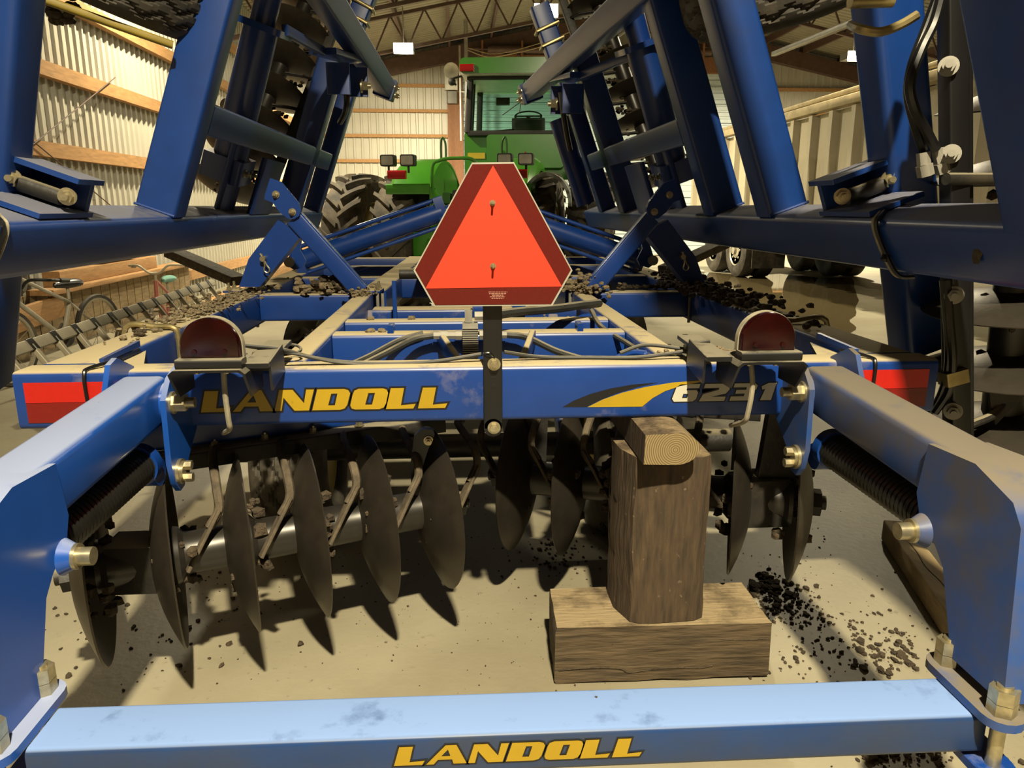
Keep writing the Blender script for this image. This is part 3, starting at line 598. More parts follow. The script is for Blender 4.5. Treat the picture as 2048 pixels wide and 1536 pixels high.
# --- wing rest stands
for sx in (-1, 1):
    g = (lambda p: V(p)) if sx < 0 else mir
    Ys = 3.72; mt = 'blue' if sx < 0 else 'blue_wing'
    P = lambda px, py, Y=Ys: g(aY(px, py, Y))
    mb = MB(); mb.plate([P(478, 574), P(497, 518), P(556, 440), P(605, 468), P(519, 574)], (0, .11, 0)); st = obj('rest_leg', mb, mt, H_)
    mb = MB(); a, b = g(aY(590, 436, Ys+.02)), g(aY(722, 583, Ys+.02)); mb.rbar(a, b, .085, .072, up=(0, 1, 0), r=.01); br = obj('rest_brace', mb, 'blue', H_)
    mb = MB(); mb.plate([P(x, y, Ys-.035) for x, y in ((540, 356), (563, 364), (597, 405), (602, 420), (598, 432), (588, 438), (577, 438), (560, 425), (545, 405), (529, 399), (529, 391))], (0, .012, 0)); pv = obj('rest_head', mb, 'blue', H_)
    mb = MB(); mb.plate([P(x, y, Ys+.07) for x, y in ((540, 356), (563, 364), (597, 405), (602, 420), (598, 432), (588, 438), (577, 438), (560, 425), (545, 405), (529, 399), (529, 391))], (0, .012, 0)); obj('rest_head', mb, 'blue', H_)
    bolts(pv, [(P(552, 389, Ys-.036), (0, -1, 0), .012, .012), (P(585, 424, Ys-.036), (0, -1, 0), .012, .012)])
    p = P(528, 517, Ys-.001); mb = MB(); mb.cyl(p, p-V((0, .035, 0)), .013, n=14); pin = obj('lock_pin', mb, 'zinc', st)
    mb = MB(); d = V((0, -.028, 0)); mb.path([p+d+V((-.01, 0, .025)), p+d+V((.004, 0, .0)), p+d+V((.018, 0, -.03)), p+d+V((.03, 0, -.05)), p+d+V((.02, 0, -.066)), p+d+V((.004, 0, -.055)), p+d+V((.008, 0, -.025)), p+d+V((-.002, 0, .025))], .0035, n=6); obj('hairpin', mb, 'zinc', st)
    for x0, x1 in ((455, 528), (688, 764)):
        q0, q1 = g(aZ(x0, 581, ZT+.006)), g(aZ(x1, 581, ZT+.006)); mb = MB(); mb.rbar(q0, q1, .13, .012, r=.004); bp = obj('base_plate', mb, 'blue_frame', H_)
        for t in (.12, .9):
            q = q0.lerp(q1, t); bolts(bp, [(q+V((0, -.045, .006)), (0, 0, 1), .011, .02), (q+V((0, .045, .006)), (0, 0, 1), .011, .02)])
    for x in (508, 752, 762):
        q = aZ(x, 590, ZT); q = V((q.x, 3.715, 0)); mb = MB(); mb.cyl(g((q.x, 3.715, ZT)), g((q.x, 3.715, ZT-.16)), .008, n=8); obj('clamp_rod', mb, 'bare_steel', H_)
    # clevis and fold cylinder
    mb = MB(); mb.plate([P(x, y, 4.35) for x, y in ((573, 530), (590, 470), (604, 470), (600, 500), (612, 522), (606, 535), (588, 540))], (0, .02, 0)); obj('cylinder_clevis', mb, 'blue', H_)
    mb = MB(); q = P(580, 524, 4.34); mb.cyl(q, q-V((0, .03, 0)), .028, n=18); obj('clevis_pin', mb, 'bare_steel', H_)
    a, b = g(aY(600, 522, 5.0)), g(aY(884, 424, 5.0)); ax = (b-a).normalized(); up = ax.cross(V((0, 1, 0))).normalized()
    mb = MB(); mb.cyl(a, b, .062, n=24); cy_ = obj('fold_cylinder', mb, 'blue', H_)
    for s in (-1, 1):
        mb = MB(); mb.cyl(a+up*s*.085, b+up*s*.085, .014, n=10); obj('tie_rod', mb, 'blue', cy_)
    for q in (a, b):
        mb = MB(); mb.rbar(q-ax*.03, q+ax*.03, .2, .11, up=(0, 1, 0), r=.006); obj('cylinder_cap', mb, 'blue', cy_)
    mb = MB(); mb.cyl(b, b+ax*.14, .03, n=16); obj('cylinder_rod', mb, 'blue', cy_)
# centre mast for the fold cylinders
mb = MB(); mb.rbar((XC, 5.0, ZT-.1), (XC, 5.0, 1.36), .26, .10, up=(0, 1, 0), r=.01); obj('centre_mast', mb, 'blue', H_)
# --- disc blades and gangs
def blade_mesh(R=.25, d=.062, n=40):
    mb = MB(); K = 9; pr = [(R*k/K, -d*(1-(k/K)**2)) for k in range(K+1)]; pr2 = [(r, z+.006) for r, z in reversed(pr)]
    pr2[0] = (R-.004, .004)
    mb.lathe(pr+pr2, n=n); return mesh_of('disc_blade', mb, 30)
BL = blade_mesh(); BL.materials.append(MATS['disc_steel'])
def spool_mesh(L, r=.058):
    mb = MB(); mb.lathe([(r*1.35, 0), (r*1.3, .012), (r*1.05, .025), (r, .04), (r, L-.04), (r*1.05, L-.025), (r*1.3, L-.012), (r*1.35, L)], n=24); me = mesh_of('spool', mb, 30); me.materials.append(MATS['spool_steel']); return me
def clods(mb, c, n, spread, r0, r1, rg, flat=.7):
    for i in range(n):
        p = V(c)+V((rg.gauss(0, spread[0]), rg.gauss(0, spread[1]), abs(rg.gauss(0, spread[2]))))
        r = rg.uniform(r0, r1); mb.sphere(p, r, 4, (1, rg.uniform(.7, 1.2), flat), .28, rg)
    return mb
def gang(p_in, p_out, n, label, scr=True, R=.25, convex_out=True, spool_r=.058, seed=1, skip=(), dirt=1.0):
    """discs along a shaft from the inner to the outer end; the shaft carries blades, spools, scrapers"""
    rg = random.Random(seed); p_in, p_out = V(p_in), V(p_out); ax = (p_out-p_in).normalized(); L = (p_out-p_in).length; sp = L/(n-1)
    mb = MB(); mb.cyl(p_in-ax*.10, p_out+ax*.10, .022, n=12); mb.cyl(p_out+ax*.05, p_out+ax*.085, .042, n=6); mb.cyl(p_in-ax*.085, p_in-ax*.05, .042, n=6)
    sh = obj('gang_shaft', mb, 'black_muddy', H_, label=label)
    sm = spool_mesh(sp, spool_r)
    zdir = -ax if convex_out else ax
    for i in range(n):
        c = p_in+ax*(sp*i)
        if i not in skip: inst('disc_blade', BL, sh, frame_z(c, zdir))
        if i < n-1: inst('spool', sm, sh, frame_z(c, ax))
        if dirt and i not in skip:
            mb = MB()
            for k in range(int(26*dirt)):
                t = V((rg.gauss(0, 1), rg.gauss(0, 1), rg.gauss(0, 1))); t = (t-ax*t.dot(ax)).normalized()
                mb.sphere(c+t*rg.uniform(.06, .12)+ax*rg.choice((-1, 1))*rg.uniform(.012, .05), rg.uniform(.008, .022), 3, (1, 1, 1), .3, rg)
            obj('hub_soil', mb, 'soil', sh, kind='stuff')
    return sh, ax, sp
def scrapers(sh, p_in, ax, sp, n, m='black_muddy', up=V((0, 0, 1)), zb=.70, yo=.18):
    """scraper bar over the gang with a bent arm and a blade to each disc (on the hollow, inner side)"""
    p_in = V(p_in); back = up.cross(ax).normalized()
    if back.y < 0: back = -back
    a = p_in-ax*.02+back*yo+up*(zb-p_in.z); b = p_in+ax*(sp*(n-1)-.1)+back*yo+up*(zb-p_in.z)
    mb = MB(); mb.rbar(a-ax*.06, b, .075, .05, up=up, r=.006); bar_ = obj('scraper_bar', mb, m, sh)
    for i in range(n-1):
        c = p_in+ax*(sp*i); e = c-ax*.028-back*.07-up*.02; tp = e-ax*.09+up*.145+back*.03
        bp = tp+up*(zb-tp.z)+back*((a-tp).dot(back))
        mb = MB(); mb.path([bp+up*.0-ax*.03, bp-back*.05+up*.005, tp.lerp(bp, .35)-back*.05+up*.02, tp, tp.lerp(e, .3)], .0125, n=8); obj('scraper_arm', mb, 'scraper_steel', sh)
        mb = MB(); mb.rbar(tp, e, .010, .038, up=back, r=.003); obj('scraper_blade', mb, 'scraper_steel', sh)
        t = a.lerp(b, (i+.5)/n); bolts(sh, [(t+up*.025, up, .011, .006)], 'zinc')
    return bar_
LI, LO = V((-.078, 2.17, .415)), V((-.95, 1.868, .39))
gl_, ax, sp_ = gang(LI, LO, 6, 'left rear disc gang of six dark dished blades', seed=3)
sb = scrapers(gl_, LI, ax, sp_, 6, zb=.625)
mb = MB(); mb.plate([aY(x, y, 2.14) for x, y in ((828, 872), (845, 858), (866, 860), (873, 878), (858, 935), (860, 978), (825, 978), (820, 935))], (0, .02, 0)); hg = obj('gang_hanger', mb, 'black_clean', gl_)
bolts(hg, [(aY(857, 881, 2.139), (0, -1, 0), .01, .01)])
mb = MB(); mb.plate([aY(x, y, 2.13) for x, y in ((812, 1000), (838, 972), (885, 965), (868, 985), (835, 1010))], (0, .03, 0)); obj('side_blade', mb, 'black_muddy', gl_)
mb = MB(); mb.box(LO-ax*sp_*.5, (.13, .11, .13)); obj('bearing_box', mb, 'black_muddy', gl_)
RI, RO = V((.19, 2.42, .415)), V((1.02, 2.12, .425))
gr_, axr, spr = gang(RI, RO, 6, 'right rear disc gang partly hidden behind the timber post', seed=5)
scrapers(gr_, RI, axr, spr, 6, zb=.64, yo=.2)
mb = MB(); mb.box(RO-axr*spr*.5, (.13, .12, .15)); obj('bearing_box', mb, 'black_muddy', gr_)
mb = MB(); mb.plate([V((.22, 2.44, .74)), V((.30, 2.44, .74)), V((.29, 2.44, .45)), V((.22, 2.44, .45))], (0, .03, 0)); obj('gang_hanger', mb, 'black_muddy', gr_)
mb = MB(); mb.plate([V((.93, 2.12, .73)), V((1.0, 2.11, .73)), V((1.03, 2.1, .40)), V((.90, 2.12, .40))], (0, .03, 0)); obj('gang_hanger', mb, 'black_muddy', gr_)
# gang beams under the frame
frame_bar('gang_beam', (-.98, 2.08, .69), (-.05, 2.46, .69), .10, .10, 'blue_frame'); frame_bar('gang_beam', (.22, 2.75, .69), (1.15, 2.45, .69), .10, .10, 'black_muddy')
# front gangs further ahead under the frame
for sx, y in ((-1, 4.9), (1, 5.2)):
    a, b = V((XC+sx*.18, y-.35, .415)), V((XC+sx*1.1, y, .42)); gang(a, b, 6, 'front disc gang under the frame', dirt=.4, seed=11+sx)
# soil lying on the frame
SOIL = {}
rg = random.Random(21)
for nm, c, n, s, r0, r1, m in (('soil_heap', (-.66, 3.82, .90), 60, (.09, .05, .025), .015, .035, 'soil_dry'), ('soil_heap', (-.62, 3.80, .93), 25, (.05, .03, .02), .02, .04, 'soil'), ('soil_heap', (-1.04, 3.25, .905), 150, (.05, .35, .008), .006, .017, 'soil_dry'), ('soil_heap', (-.47, 3.66, .905), 40, (.03, .06, .01), .006, .016, 'soil_dry'),
                        ('soil_heap', (.62, 3.75, .905), 130, (.07, .09, .03), .008, .024, 'soil_dry'), ('soil_heap', (1.21, 3.55, .905), 260, (.05, .42, .022), .01, .03, 'soil'), ('soil_heap', (.95, 3.85, .905), 60, (.2, .03, .008), .008, .02, 'soil'),
                        ('soil_heap', (-1.04, 2.5, .905), 5, (.015, .015, .01), .012, .02, 'soil'), ('soil_heap', (.42, 3.0, .80), 50, (.04, .1, .03), .008, .02, 'soil_dry'), ('soil_heap', (.90, 3.0, .55), 120, (.09, .14, .07), .02, .05, 'soil'), ('soil_heap', (-.72, 2.2, .76), 90, (.12, .05, .02), .008, .02, 'soil_dry'),
                        ('soil_heap', (-.60, 2.45, .72), 60, (.06, .06, .05), .01, .03, 'soil_dry'), ('soil_heap', (.72, 2.06, .905), 60, (.06, .03, .006), .005, .012, 'soil_dry')):
    clods(SOIL.setdefault(m, MB()), c, int(n*2.2), s, r0*.5, r1*.72, rg)
for x, y in ((-.30, 2.53), (-.26, 2.53), (-.18, 2.82), (-.33, 2.82)): SOIL['soil_dry'].sphere((x, y, ZT+.005), .012, 4, (1.3, 1, .8), .3, rg)
obj('soil_clods', SOIL['soil_dry'], 'soil_dry', None, 'dry tan soil clods and chaff lying on top of the harrow frame rails', 'soil', kind='stuff')
obj('soil_clods', SOIL['soil'], 'soil', None, 'dark damp soil clods heaped on the right side frame rail of the harrow', 'soil', kind='stuff')
# --- tyres
def rib_tyre(name, parent, c, ax, R=.40, w=.27, rim=.2, m='rubber', seg=120, rings=44, rib=4):
    """tyre with zig-zag circumferential grooves; yellow dished rim as sub-part"""
    M = frame_z(c, ax); mb = MB(); rows = []
    hw = w/2; prof = []
    for j in range(rings+1):
        t = -1+2*j/rings; prof.append((t*hw*.86, R-.035*abs(t)**4, True))
    side_a = [(-hw*.86-.012, R-.05, False), (-hw, R-.09, False), (-hw*1.02, R-.13, False), (-hw*.9, rim+.02, False), (-hw*.72, rim, False)]
    full = list(reversed(side_a))+prof+[(-z, r, g) for z, r, g in side_a]
    for i in range(seg):
        ph = 2*math.pi*i/seg; tri = abs(((i/6.0) % 1)*2-1)-.5; ring = []
        for z, r, g in full:
            if g:
                for q in range(rib):
                    zc = (-1+2*(q+.5)/rib)*hw*.8+tri*.03
                    if abs(z-zc) < .0075: r -= .013
            ring.append(M @ V((r*math.cos(ph), r*math.sin(ph), z)))
        rows.append(ring)
    rows.append(rows[0]); mb.loft(rows, closed=False, caps=False); ty = obj(name, mb, m, parent)
    mb = MB(); mb.lathe([(rim+.012, -hw*.72), (rim+.014, -hw*.80), (rim-.01, -hw*.70), (rim-.03, -hw*.3), (.06, -hw*.15), (.05, -hw*.1), (.05, hw*.1), (.06, hw*.15), (rim-.03, hw*.3), (rim-.01, hw*.70), (rim+.014, hw*.80), (rim+.012, hw*.72)], n=40)
    mb.v = [M @ p for p in mb.v]; obj('rim', mb, 'yellow_rim', ty)
    mb = MB(); mb.cyl(M @ V((0, 0, -hw*.5)), M @ V((0, 0, hw*.5)), .055, n=16)
    for k in range(6):
        t = 2*math.pi*k/6; 
        for s in (-1, 1): mb.cyl(M @ V((.09*math.cos(t), .09*math.sin(t), s*hw*.2)), M @ V((.09*math.cos(t), .09*math.sin(t), s*hw*.32)), .012, n=6)
    obj('hub', mb, 'black_muddy', ty); return ty
rib_tyre('tyre', H_, (-.655, 3.02, .335), (1, 0, 0), R=.385, w=.28)
rib_tyre('tyre', H_, (.66, 3.02, .335), (1, 0, 0), R=.385, w=.28)
mb = MB(); mb.cyl((-1.0, 3.02, .335), (1.15, 3.02, .335), .05, n=16); obj('axle', mb, 'black_muddy', H_)
for x in (-.42, .44): frame_bar('axle_arm', (x, 3.02, .335), (x, 3.55, .80), .06, .12, 'blue_frame')
frame_bar('axle_bracket', (-.93, 2.45, .62), (-.93, 2.62, .50), .10, .10, 'blue')
# ================================================================ WINGS (part of the harrow, folded 20 degrees past upright)
TL = R_(20)
WE = {-1: V((-1.08, 0, 1.272)), 1: V((1.15, 0, 1.275))}
def WU(s): return V((-s*math.sin(TL), 0, math.cos(TL)))
def WV(s): return V((-s*math.cos(TL), 0, -math.sin(TL)))
def ws(s, q, Y, t): return WE[s]+WU(s)*q+WV(s)*t+V((0, Y, 0))
def wp(s, x, y, t=0.0):
    n = WV(s); d = ray(x, y); k = (WE[s]+n*t-_O).dot(n)/d.dot(n); return _O+d*k
def wbar(s, name, a, b, w, h, m='blue_wing', r=.014):
    """bar between wing-plane points; h along the wing normal"""
    mb = MB(); mb.rbar(a, b, w, h, WV(s), r); return obj(name, mb, m, H_)
def upright(s, Y, q0, q1, w=.13, d=.152, t0=0.0, m='blue_wing'):
    o = wbar(s, 'wing_upright', ws(s, q0, Y, t0-d/2), ws(s, q1, Y, t0-d/2), w, d, m)
    # weld bead at the foot
    mb = MB(); pts = [ws(s, q0+.004, Y-w/2-.003, t0-d), ws(s, q0+.004, Y-w/2-.003, t0-d*.5), ws(s, q0+.004, Y-w/2-.003, t0)]; mb.path(pts, .006, n=6, smooth=False); obj('weld', mb, 'blue', o); return o
def ubolt(s, p, wdt, hgt, m='gold_zinc'):
    mb = MB(); x = V((0, 1, 0)); v = WV(s); u = WU(s)
    for du in (-.035, .035):
        c = p+u*du; mb.path([c-x*wdt/2-v*hgt, c-x*wdt/2, c-x*wdt/2+v*.012+x*.012, c+x*wdt/2+v*.012-x*.012, c+x*wdt/2, c+x*wdt/2-v*hgt], .009, n=8, sub=4)
    return obj('u_bolt', mb, m, H_)
def wing(s):
    far = 6.3 if s < 0 else 7.0
    wbar(s, 'wing_beam', ws(s, -.076, .95, -.076), ws(s, -.076, far, -.076), .152, .152, r=.022)
    tops = 1.75
    ups = (3.085, ) if s < 0 else (3.47, 2.83)
    for Y in ups: upright(s, Y, 0, tops, .13)
    if s > 0: upright(s, 1.46, -.02, tops, .19, m='blue_wing')
    upright(s, 5.35, 0, 1.05, .17); upright(s, 6.15, 0, 1.25, .15, .12)
    ya = ups[0]+.06
    wbar(s, 'wing_crossbar', ws(s, .39, ya, -.05), ws(s, .39, 5.95, -.05), .125, .10, r=.012)
    # outermost tube seen end-on high up
    if s < 0: a, b = aY(770, 175, 6.3), aY(628, -40, 3.9)
    else: a, b = aY(1062, 183, 6.3), aY(1330, -60, 3.3)
    mb = MB(); mb.rbar(a, b, .13, .13, WV(s), r=.012); tb = obj('wing_top_tube', mb, 'blue_wing', H_)
    d = (a-b).normalized(); mb = MB(); mb.rbar(a-d*.02, a+d*.06, .155, .155, WV(s), r=.01); obj('tube_collar', mb, 'blue_wing', tb)
    mb = MB(); mb.rbar(a+d*.06, a+d*.24, .11, .11, WV(s), r=.01); mb.cyl(a+d*.24, a+d*.28, .03, n=8); obj('tube_end', mb, 'green_dark' if s < 0 else 'bare_steel', tb)
    bolts(tb, [(a+WV(s)*.078+V((0, .0, .03)), WV(s), .02, .012), (a+WV(s)*.078-V((0, 0, .03)), WV(s), .02, .012)])
    # second short tube with u-bolts above
    if s < 0: a, b = aY(742, -30, 5.6), aY(706, 62, 5.6)
    else: a, b = aY(1078, 12, 5.6), aY(1112, 112, 5.6)
    mb = MB(); mb.rbar(a, b, .13, .13, (0, 1, 0), r=.012); st = obj('wing_stub', mb, 'blue_wing', H_)
    for t in (.45, .75):
        c = a.lerp(b, t); e = (b-a).normalized(); x = e.cross(V((0, 1, 0))).normalized()
        mb = MB(); mb.path([c-x*.075+V((0, .07, 0)), c-x*.075-V((0, .075, 0)), c+x*.075-V((0, .075, 0)), c+x*.075+V((0, .07, 0))], .012, smooth=False); obj('u_bolt', mb, 'gold_zinc', st)
    # rock shaft : round tube lying in the wing
    Ys, t0 = (4.0, -.14) if s < 0 else (4.3, -.14)
    a, b = ws(s, .16, Ys, t0), ws(s, .86, Ys-.08, t0)
    mb = MB(); mb.cyl(a, b, .082, n=28); rs = obj('rock_shaft', mb, 'blue' if s < 0 else 'blue_wing', H_)
    ax_ = (b-a).normalized(); mb = MB(); mb.rbar(b, b+ax_*.03, .27, .24, WV(s), r=.03); obj('shaft_flange', mb, 'blue', rs)
    mb = MB(); mb.cyl(b+ax_*.03, b+ax_*.6, .06, n=20); obj('shaft_neck', mb, 'blue', rs)
    mb = MB(); mb.rbar(a-ax_*.02, a+ax_*.10, .23, .2, WV(s), r=.02); fl = obj('shaft_bearing', mb, 'blue', rs)
    bolts(fl, [(a+ax_*.04+V((0, dy, 0))+WV(s)*.10, WV(s), .014, .01) for dy in (-.06, .06)])
    # lower bracket plates holding the shaft to the beam
    wbar(s, 'shaft_bracket', ws(s, 0, Ys-.02, -.10), ws(s, .36, Ys-.02, -.10), .26, .03, 'blue_wing', .01)
    wbar(s, 'shaft_bracket', ws(s, 0, Ys+.35, -.02), ws(s, .30, Ys+.35, -.02), .42, .03, 'blue_wing', .01)
    # link from the shaft flange to the pivot block
    if s < 0: a, b, c = aY(570, 60, 3.9), aY(645, 102, 4.6), aY(712, 122, 5.3)
    else: a, b, c = aY(1275, 105, 4.2), aY(1165, 150, 4.9), aY(1122, 160, 5.4)
    mb = MB(); mb.rbar(a, b, .03, .05, (0, 0, 1), r=.005); lk = obj('shaft_link', mb, 'blue_wing', H_)
    mb = MB(); mb.rbar(b, c, .16, .035, (0, 0, 1), r=.006); obj('link_head', mb, 'blue', lk)
    for q_ in (c.lerp(b, .6), c):
        mb = MB(); mb.rbar(q_-V((0, 0, .04)), q_-V((0, 0, .22)), .14, .02, (0, 1, 0), r=.005); obj('link_ear', mb, 'blue', lk)
    bolts(lk, [(c+V((0, -.05, .02)), (0, 0, 1), .03, .02), (c+V((.03*(-s), -.05, -.16)), (-s, 0, 0), .03, .02)])
    # light-coloured lift cylinder (right) / dark hose (left)
    if s > 0:
        mb = MB(); mb.cyl(aY(1118, 238, 5.6), aY(1172, 408, 5.6), .072, n=20); obj('wing_cylinder', mb, 'blue', H_)
    mb = MB()
    if s < 0: mb.path([aY(688, 160, 5.2), aY(694, 200, 5.2), aY(690, 225, 5.3), aY(680, 245, 5.4)], .02)
    else: mb.path([aY(1122, 185, 5.2), aY(1126, 220, 5.2), aY(1132, 260, 5.3), aY(1140, 300, 5.4)], .02)
    obj('wing_hose', mb, 'black_clean', H_)
    # wing gang next to the rock shaft
    if s < 0: a, b = wp(s, 462, 372, -.42), wp(s, 592, 60, -.42)
    else: a, b = wp(s, 1320, 352, -.42), wp(s, 1215, 60, -.42)
    d = (b-a).normalized(); L = (b-a).length
    n = 7; e = b+d*(L/(n-1))*1.2
    sh, ax2, sp2 = gang(a, e, n, ('left' if s < 0 else 'right')+' wing disc gang standing on end, blades packed with soil', convex_out=False, dirt=.6, seed=31+s)
    rg2 = random.Random(50+s); mb = MB()
    for i in range(n):
        c = a+ax2*(sp2*i+.03)+V((-s*.08, -.06, 0)); clods(mb, c, 40, (.06, .05, .014), .008, .02, rg2)
    obj('blade_soil', mb, 'soil', sh, kind='stuff')
    mb = MB(); off = V((-s*.26, -.02, 0)); mb.rbar(a+off-d*.15, e+off, .06, .05, (0, 1, 0), r=.006); obj('scraper_bar', mb, 'black_muddy', sh)
    for i in range(n):
        c = a+ax2*(sp2*(i+.35)); mb = MB(); p0 = c+off; p1 = c+V((-s*.10, -.16, .015)); pm = p0.lerp(p1, .35)+V((0, -.05, .0)); mb.path([p0, pm, pm.lerp(p1, .5), p1], .012, n=6); mb.rbar(pm, p1, .035, .008, ax2, r=.002); obj('scraper', mb, 'black_muddy', sh)
    # rear gang beam standing outside the wing beam, with clamp bracket
    if s > 0:
        a, b = wp(s, 1835, 690, -.25), wp(s, 1768, -40, -.25)
        mb = MB(); mb.rbar(a, b, .145, .145, WV(s), r=.025); gb = obj('wing_gang_beam', mb, 'blue_wing', H_)
    else:
        a, b = wp(s, -40, 760, -.25), wp(s, 10, -40, -.25)
        mb = MB(); mb.rbar(a, b, .145, .145, WV(s), r=.025); gb = obj('wing_gang_beam', mb, 'blue_wing', H_)
    # clamp bracket with bush and two bolts on top of the beam
    Yb = 2.23 if s > 0 else 2.22
    wbar(s, 'gang_clamp', ws(s, .004, Yb+.02, -.10), ws(s, .018, Yb+.02, -.10), .30, .17, 'blue_wing', .004)
    cl = wbar(s, 'gang_clamp', ws(s, .105, Yb+.09, -.105), ws(s, .12, Yb+.09, -.105), .16, .20, 'blue_wing', .004)
    wbar(s, 'gang_clamp', ws(s, .018, Yb+.15, -.12), ws(s, .12, Yb+.15, -.12), .02, .19, 'blue_wing', .004)
    mb = MB(); mb.cyl(ws(s, .05, Yb+.05, -.17), ws(s, .05, Yb+.05, -.055), .024, n=18); obj('clamp_bush', mb, 'black_muddy', cl)
    bolts(cl, [(ws(s, .06, Yb+.035, t), V((0, -1, 0))+WV(s)*.25, .017, .018) for t in (-.035, -.185)])
    # cable tied across the wing beam
    Yc = 2.03 if s > 0 else 1.90
    for dy, r in ((0, .006), (.016, .005)):
        mb = MB(); mb.path([ws(s, .012, Yc+.35+dy, -.30), ws(s, .006, Yc+.16+dy, -.14), ws(s, .007, Yc+.02+dy, -.02), ws(s, .0, Yc+dy, .004), ws(s, -.03, Yc+dy, .008), ws(s, -.09, Yc-.02+dy, .010), ws(s, -.152, Yc-.05+dy, .006), ws(s, -.17, Yc-.06+dy, -.03)], r, n=6); obj('tied_cable', mb, 'black_clean' if dy == 0 else 'lamp_gasket', H_)
    mb = MB(); mb.sphere(ws(s, -.10, Yc-.02, .014), .012, 5, jit=.25, rg=rg2); obj('cable_tie', mb, 'bare_steel' if s < 0 else 'black_clean', H_)
for s in (-1, 1): wing(s)
mb = MB(); mb.sphere(wp(1, 1955, 506, .0), .012, 6, (.3, 1.3, 2.0), .2, random.Random(3)); obj('mud_patch', mb, 'soil', H_)
# --- nearest right wing gang (blades, black scraper bar, hoses) outside the gang beam
a, b = V((1.73, 2.20, .62)), V((1.60, 2.12, 1.98))
shr, axn, spn = gang(a, b, 8, 'near right wing gang of large blades beside the black scraper bar', convex_out=True, seed=61, dirt=.5, R=.25)
p0, p1 = aY(1913, 878, 2.0), aY(1905, -40, 2.0)
mb = MB(); mb.rbar(p0, p1, .055, .055, (0, 1, 0), r=.006); sbr = obj('scraper_bar', mb, 'black_clean', shr)
mb = MB(); mb.rbar(p0+V((.045, .03, 0)), p1+V((.045, .03, 0)), .03, .05, (0, 1, 0), r=.006); obj('scraper_rail', mb, 'black_clean', shr)
bolts(shr, [(aY(x, y, 1.97), (-.6, -1, 0), .017, .015) for x, y in ((1897, 133), (1902, 308), (1908, 590), (1906, 822))], 'bare_steel')
mb = MB(); mb.rbar(aY(1905, 740, 1.975), aY(1908, 766, 1.975), .065, .05, (0, 1, 0), r=.004); obj('bar_clip', mb, 'gold_zinc', shr)
mb = MB(); mb.cyl(aY(1892, 358, 1.96), aY(2010, 358, 2.0), .016, n=12); obj('cross_rod', mb, 'black_muddy', shr)
mb = MB(); mb.path([aY(1932, 852, 2.05), aY(1950, 846, 2.05), aY(1985, 830, 2.07), aY(2010, 800, 2.1)], .013); mb.plate([aY(x, y, 2.08) for x, y in ((1978, 775), (2048, 765), (2050, 790), (1992, 850), (1982, 815))], (0, .01, 0)); obj('scraper_end', mb, 'black_muddy', shr)
hose([aY(1886, -20, 1.93), aY(1868, 45, 1.93), aY(1842, 100, 1.92), aY(1820, 165, 1.92), aY(1828, 215, 1.93), aY(1852, 260, 1.95), aY(1872, 298, 1.97)], .013, 'black_clean')
hose([aY(1872, 0, 1.95), aY(1846, 70, 1.95), aY(1824, 130, 1.94), aY(1816, 190, 1.95), aY(1830, 250, 1.97), aY(1846, 300, 2.0)], .012, 'black_clean')
hose([aY(1895, 560, 1.98), aY(1900, 640, 1.97), aY(1906, 720, 1.96), aY(1898, 780, 1.97), aY(1870, 825, 2.0)], .011, 'black_clean')
hose([aY(1885, 560, 1.99), aY(1893, 650, 1.98), aY(1895, 730, 1.97), aY(1880, 790, 1.99), aY(1850, 838, 2.02)], .009, 'black_clean')
for pts in (((1846, 305), (1848, 330), (1852, 352)), ((1876, 298), (1882, 325), (1888, 345))):
    mb = MB(); q = [aY(x, y, 1.99) for x, y in pts]; mb.cyl(q[0], q[1], .017, n=6); mb.cyl(q[1], q[2], .021, n=6); obj('hose_fitting', mb, 'bare_steel', H_)
mb = MB(); mb.path([aY(1702, 50, 2.1), aY(1720, 58, 2.0), aY(1760, 64, 1.97), aY(1800, 50, 1.97), aY(1834, 30, 1.97)], .012); obj('handle_rod', mb, 'gold_zinc', H_)
mb = MB(); mb.cyl(aY(1700, 2, 1.98), aY(1785, 0, 1.98), .018, n=12); obj('handle_rod', mb, 'gold_zinc', H_)
# --- folded wing wheels high up
cL = aY(205, -70, 3.1); tL = rib_tyre('tyre', H_, cL, V((math.sin(R_(24)), -.1, math.cos(R_(24)))), R=.40, w=.26)
mb = MB(); mb.rbar(aY(50, -14, 2.75), aY(345, 90, 2.95), .03, .026, r=.008); obj('wheel_fork', mb, 'dull_yellow', tL)
rg = random.Random(5); mb = MB(); clods(mb, aY(138, 42, 3.0), 14, (.03, .02, .03), .015, .03, rg); obj('hanging_soil', mb, 'soil', H_, kind='stuff')
cR = aY(1560, -60, 3.2); rib_tyre('tyre', H_, cR, V((-math.sin(R_(20)), -.25, math.cos(R_(20)))), R=.40, w=.34)
# diagonal dirty arms under the wings
for px in (((345, 505), (478, 562)), ((1330, 540), (1445, 488))):
    a, b = aY(*px[0], 5.4), aY(*px[1], 5.0 if px[0][0] < 900 else 5.8); mb = MB(); mb.rbar(a, b, .13, .06, (0, 0, 1), r=.01); obj('gang_arm', mb, 'scraper_steel', H_)
# ================================================================ TIMBERS UNDER THE BEAM
def timber(name, prof, p0, axis, length, m, label, n=10, warp=.003, seed=1):
    """prism of an outline (2D, in the plane normal to axis) with slightly uneven faces"""
    rg = random.Random(seed); mb = MB(); ax = V(axis); M = frame_z(p0, ax, (0, 1, 0) if abs(ax.z) > .5 else (0, 0, 1)); rings = []
    for i in range(n+1):
        rings.append([M @ V((x+rg.uniform(-warp, warp), y+rg.uniform(-warp, warp), length*i/n)) for x, y in prof])
    mb.loft(rings); return obj(name, mb, m, None, label, 'timber', angle=28)
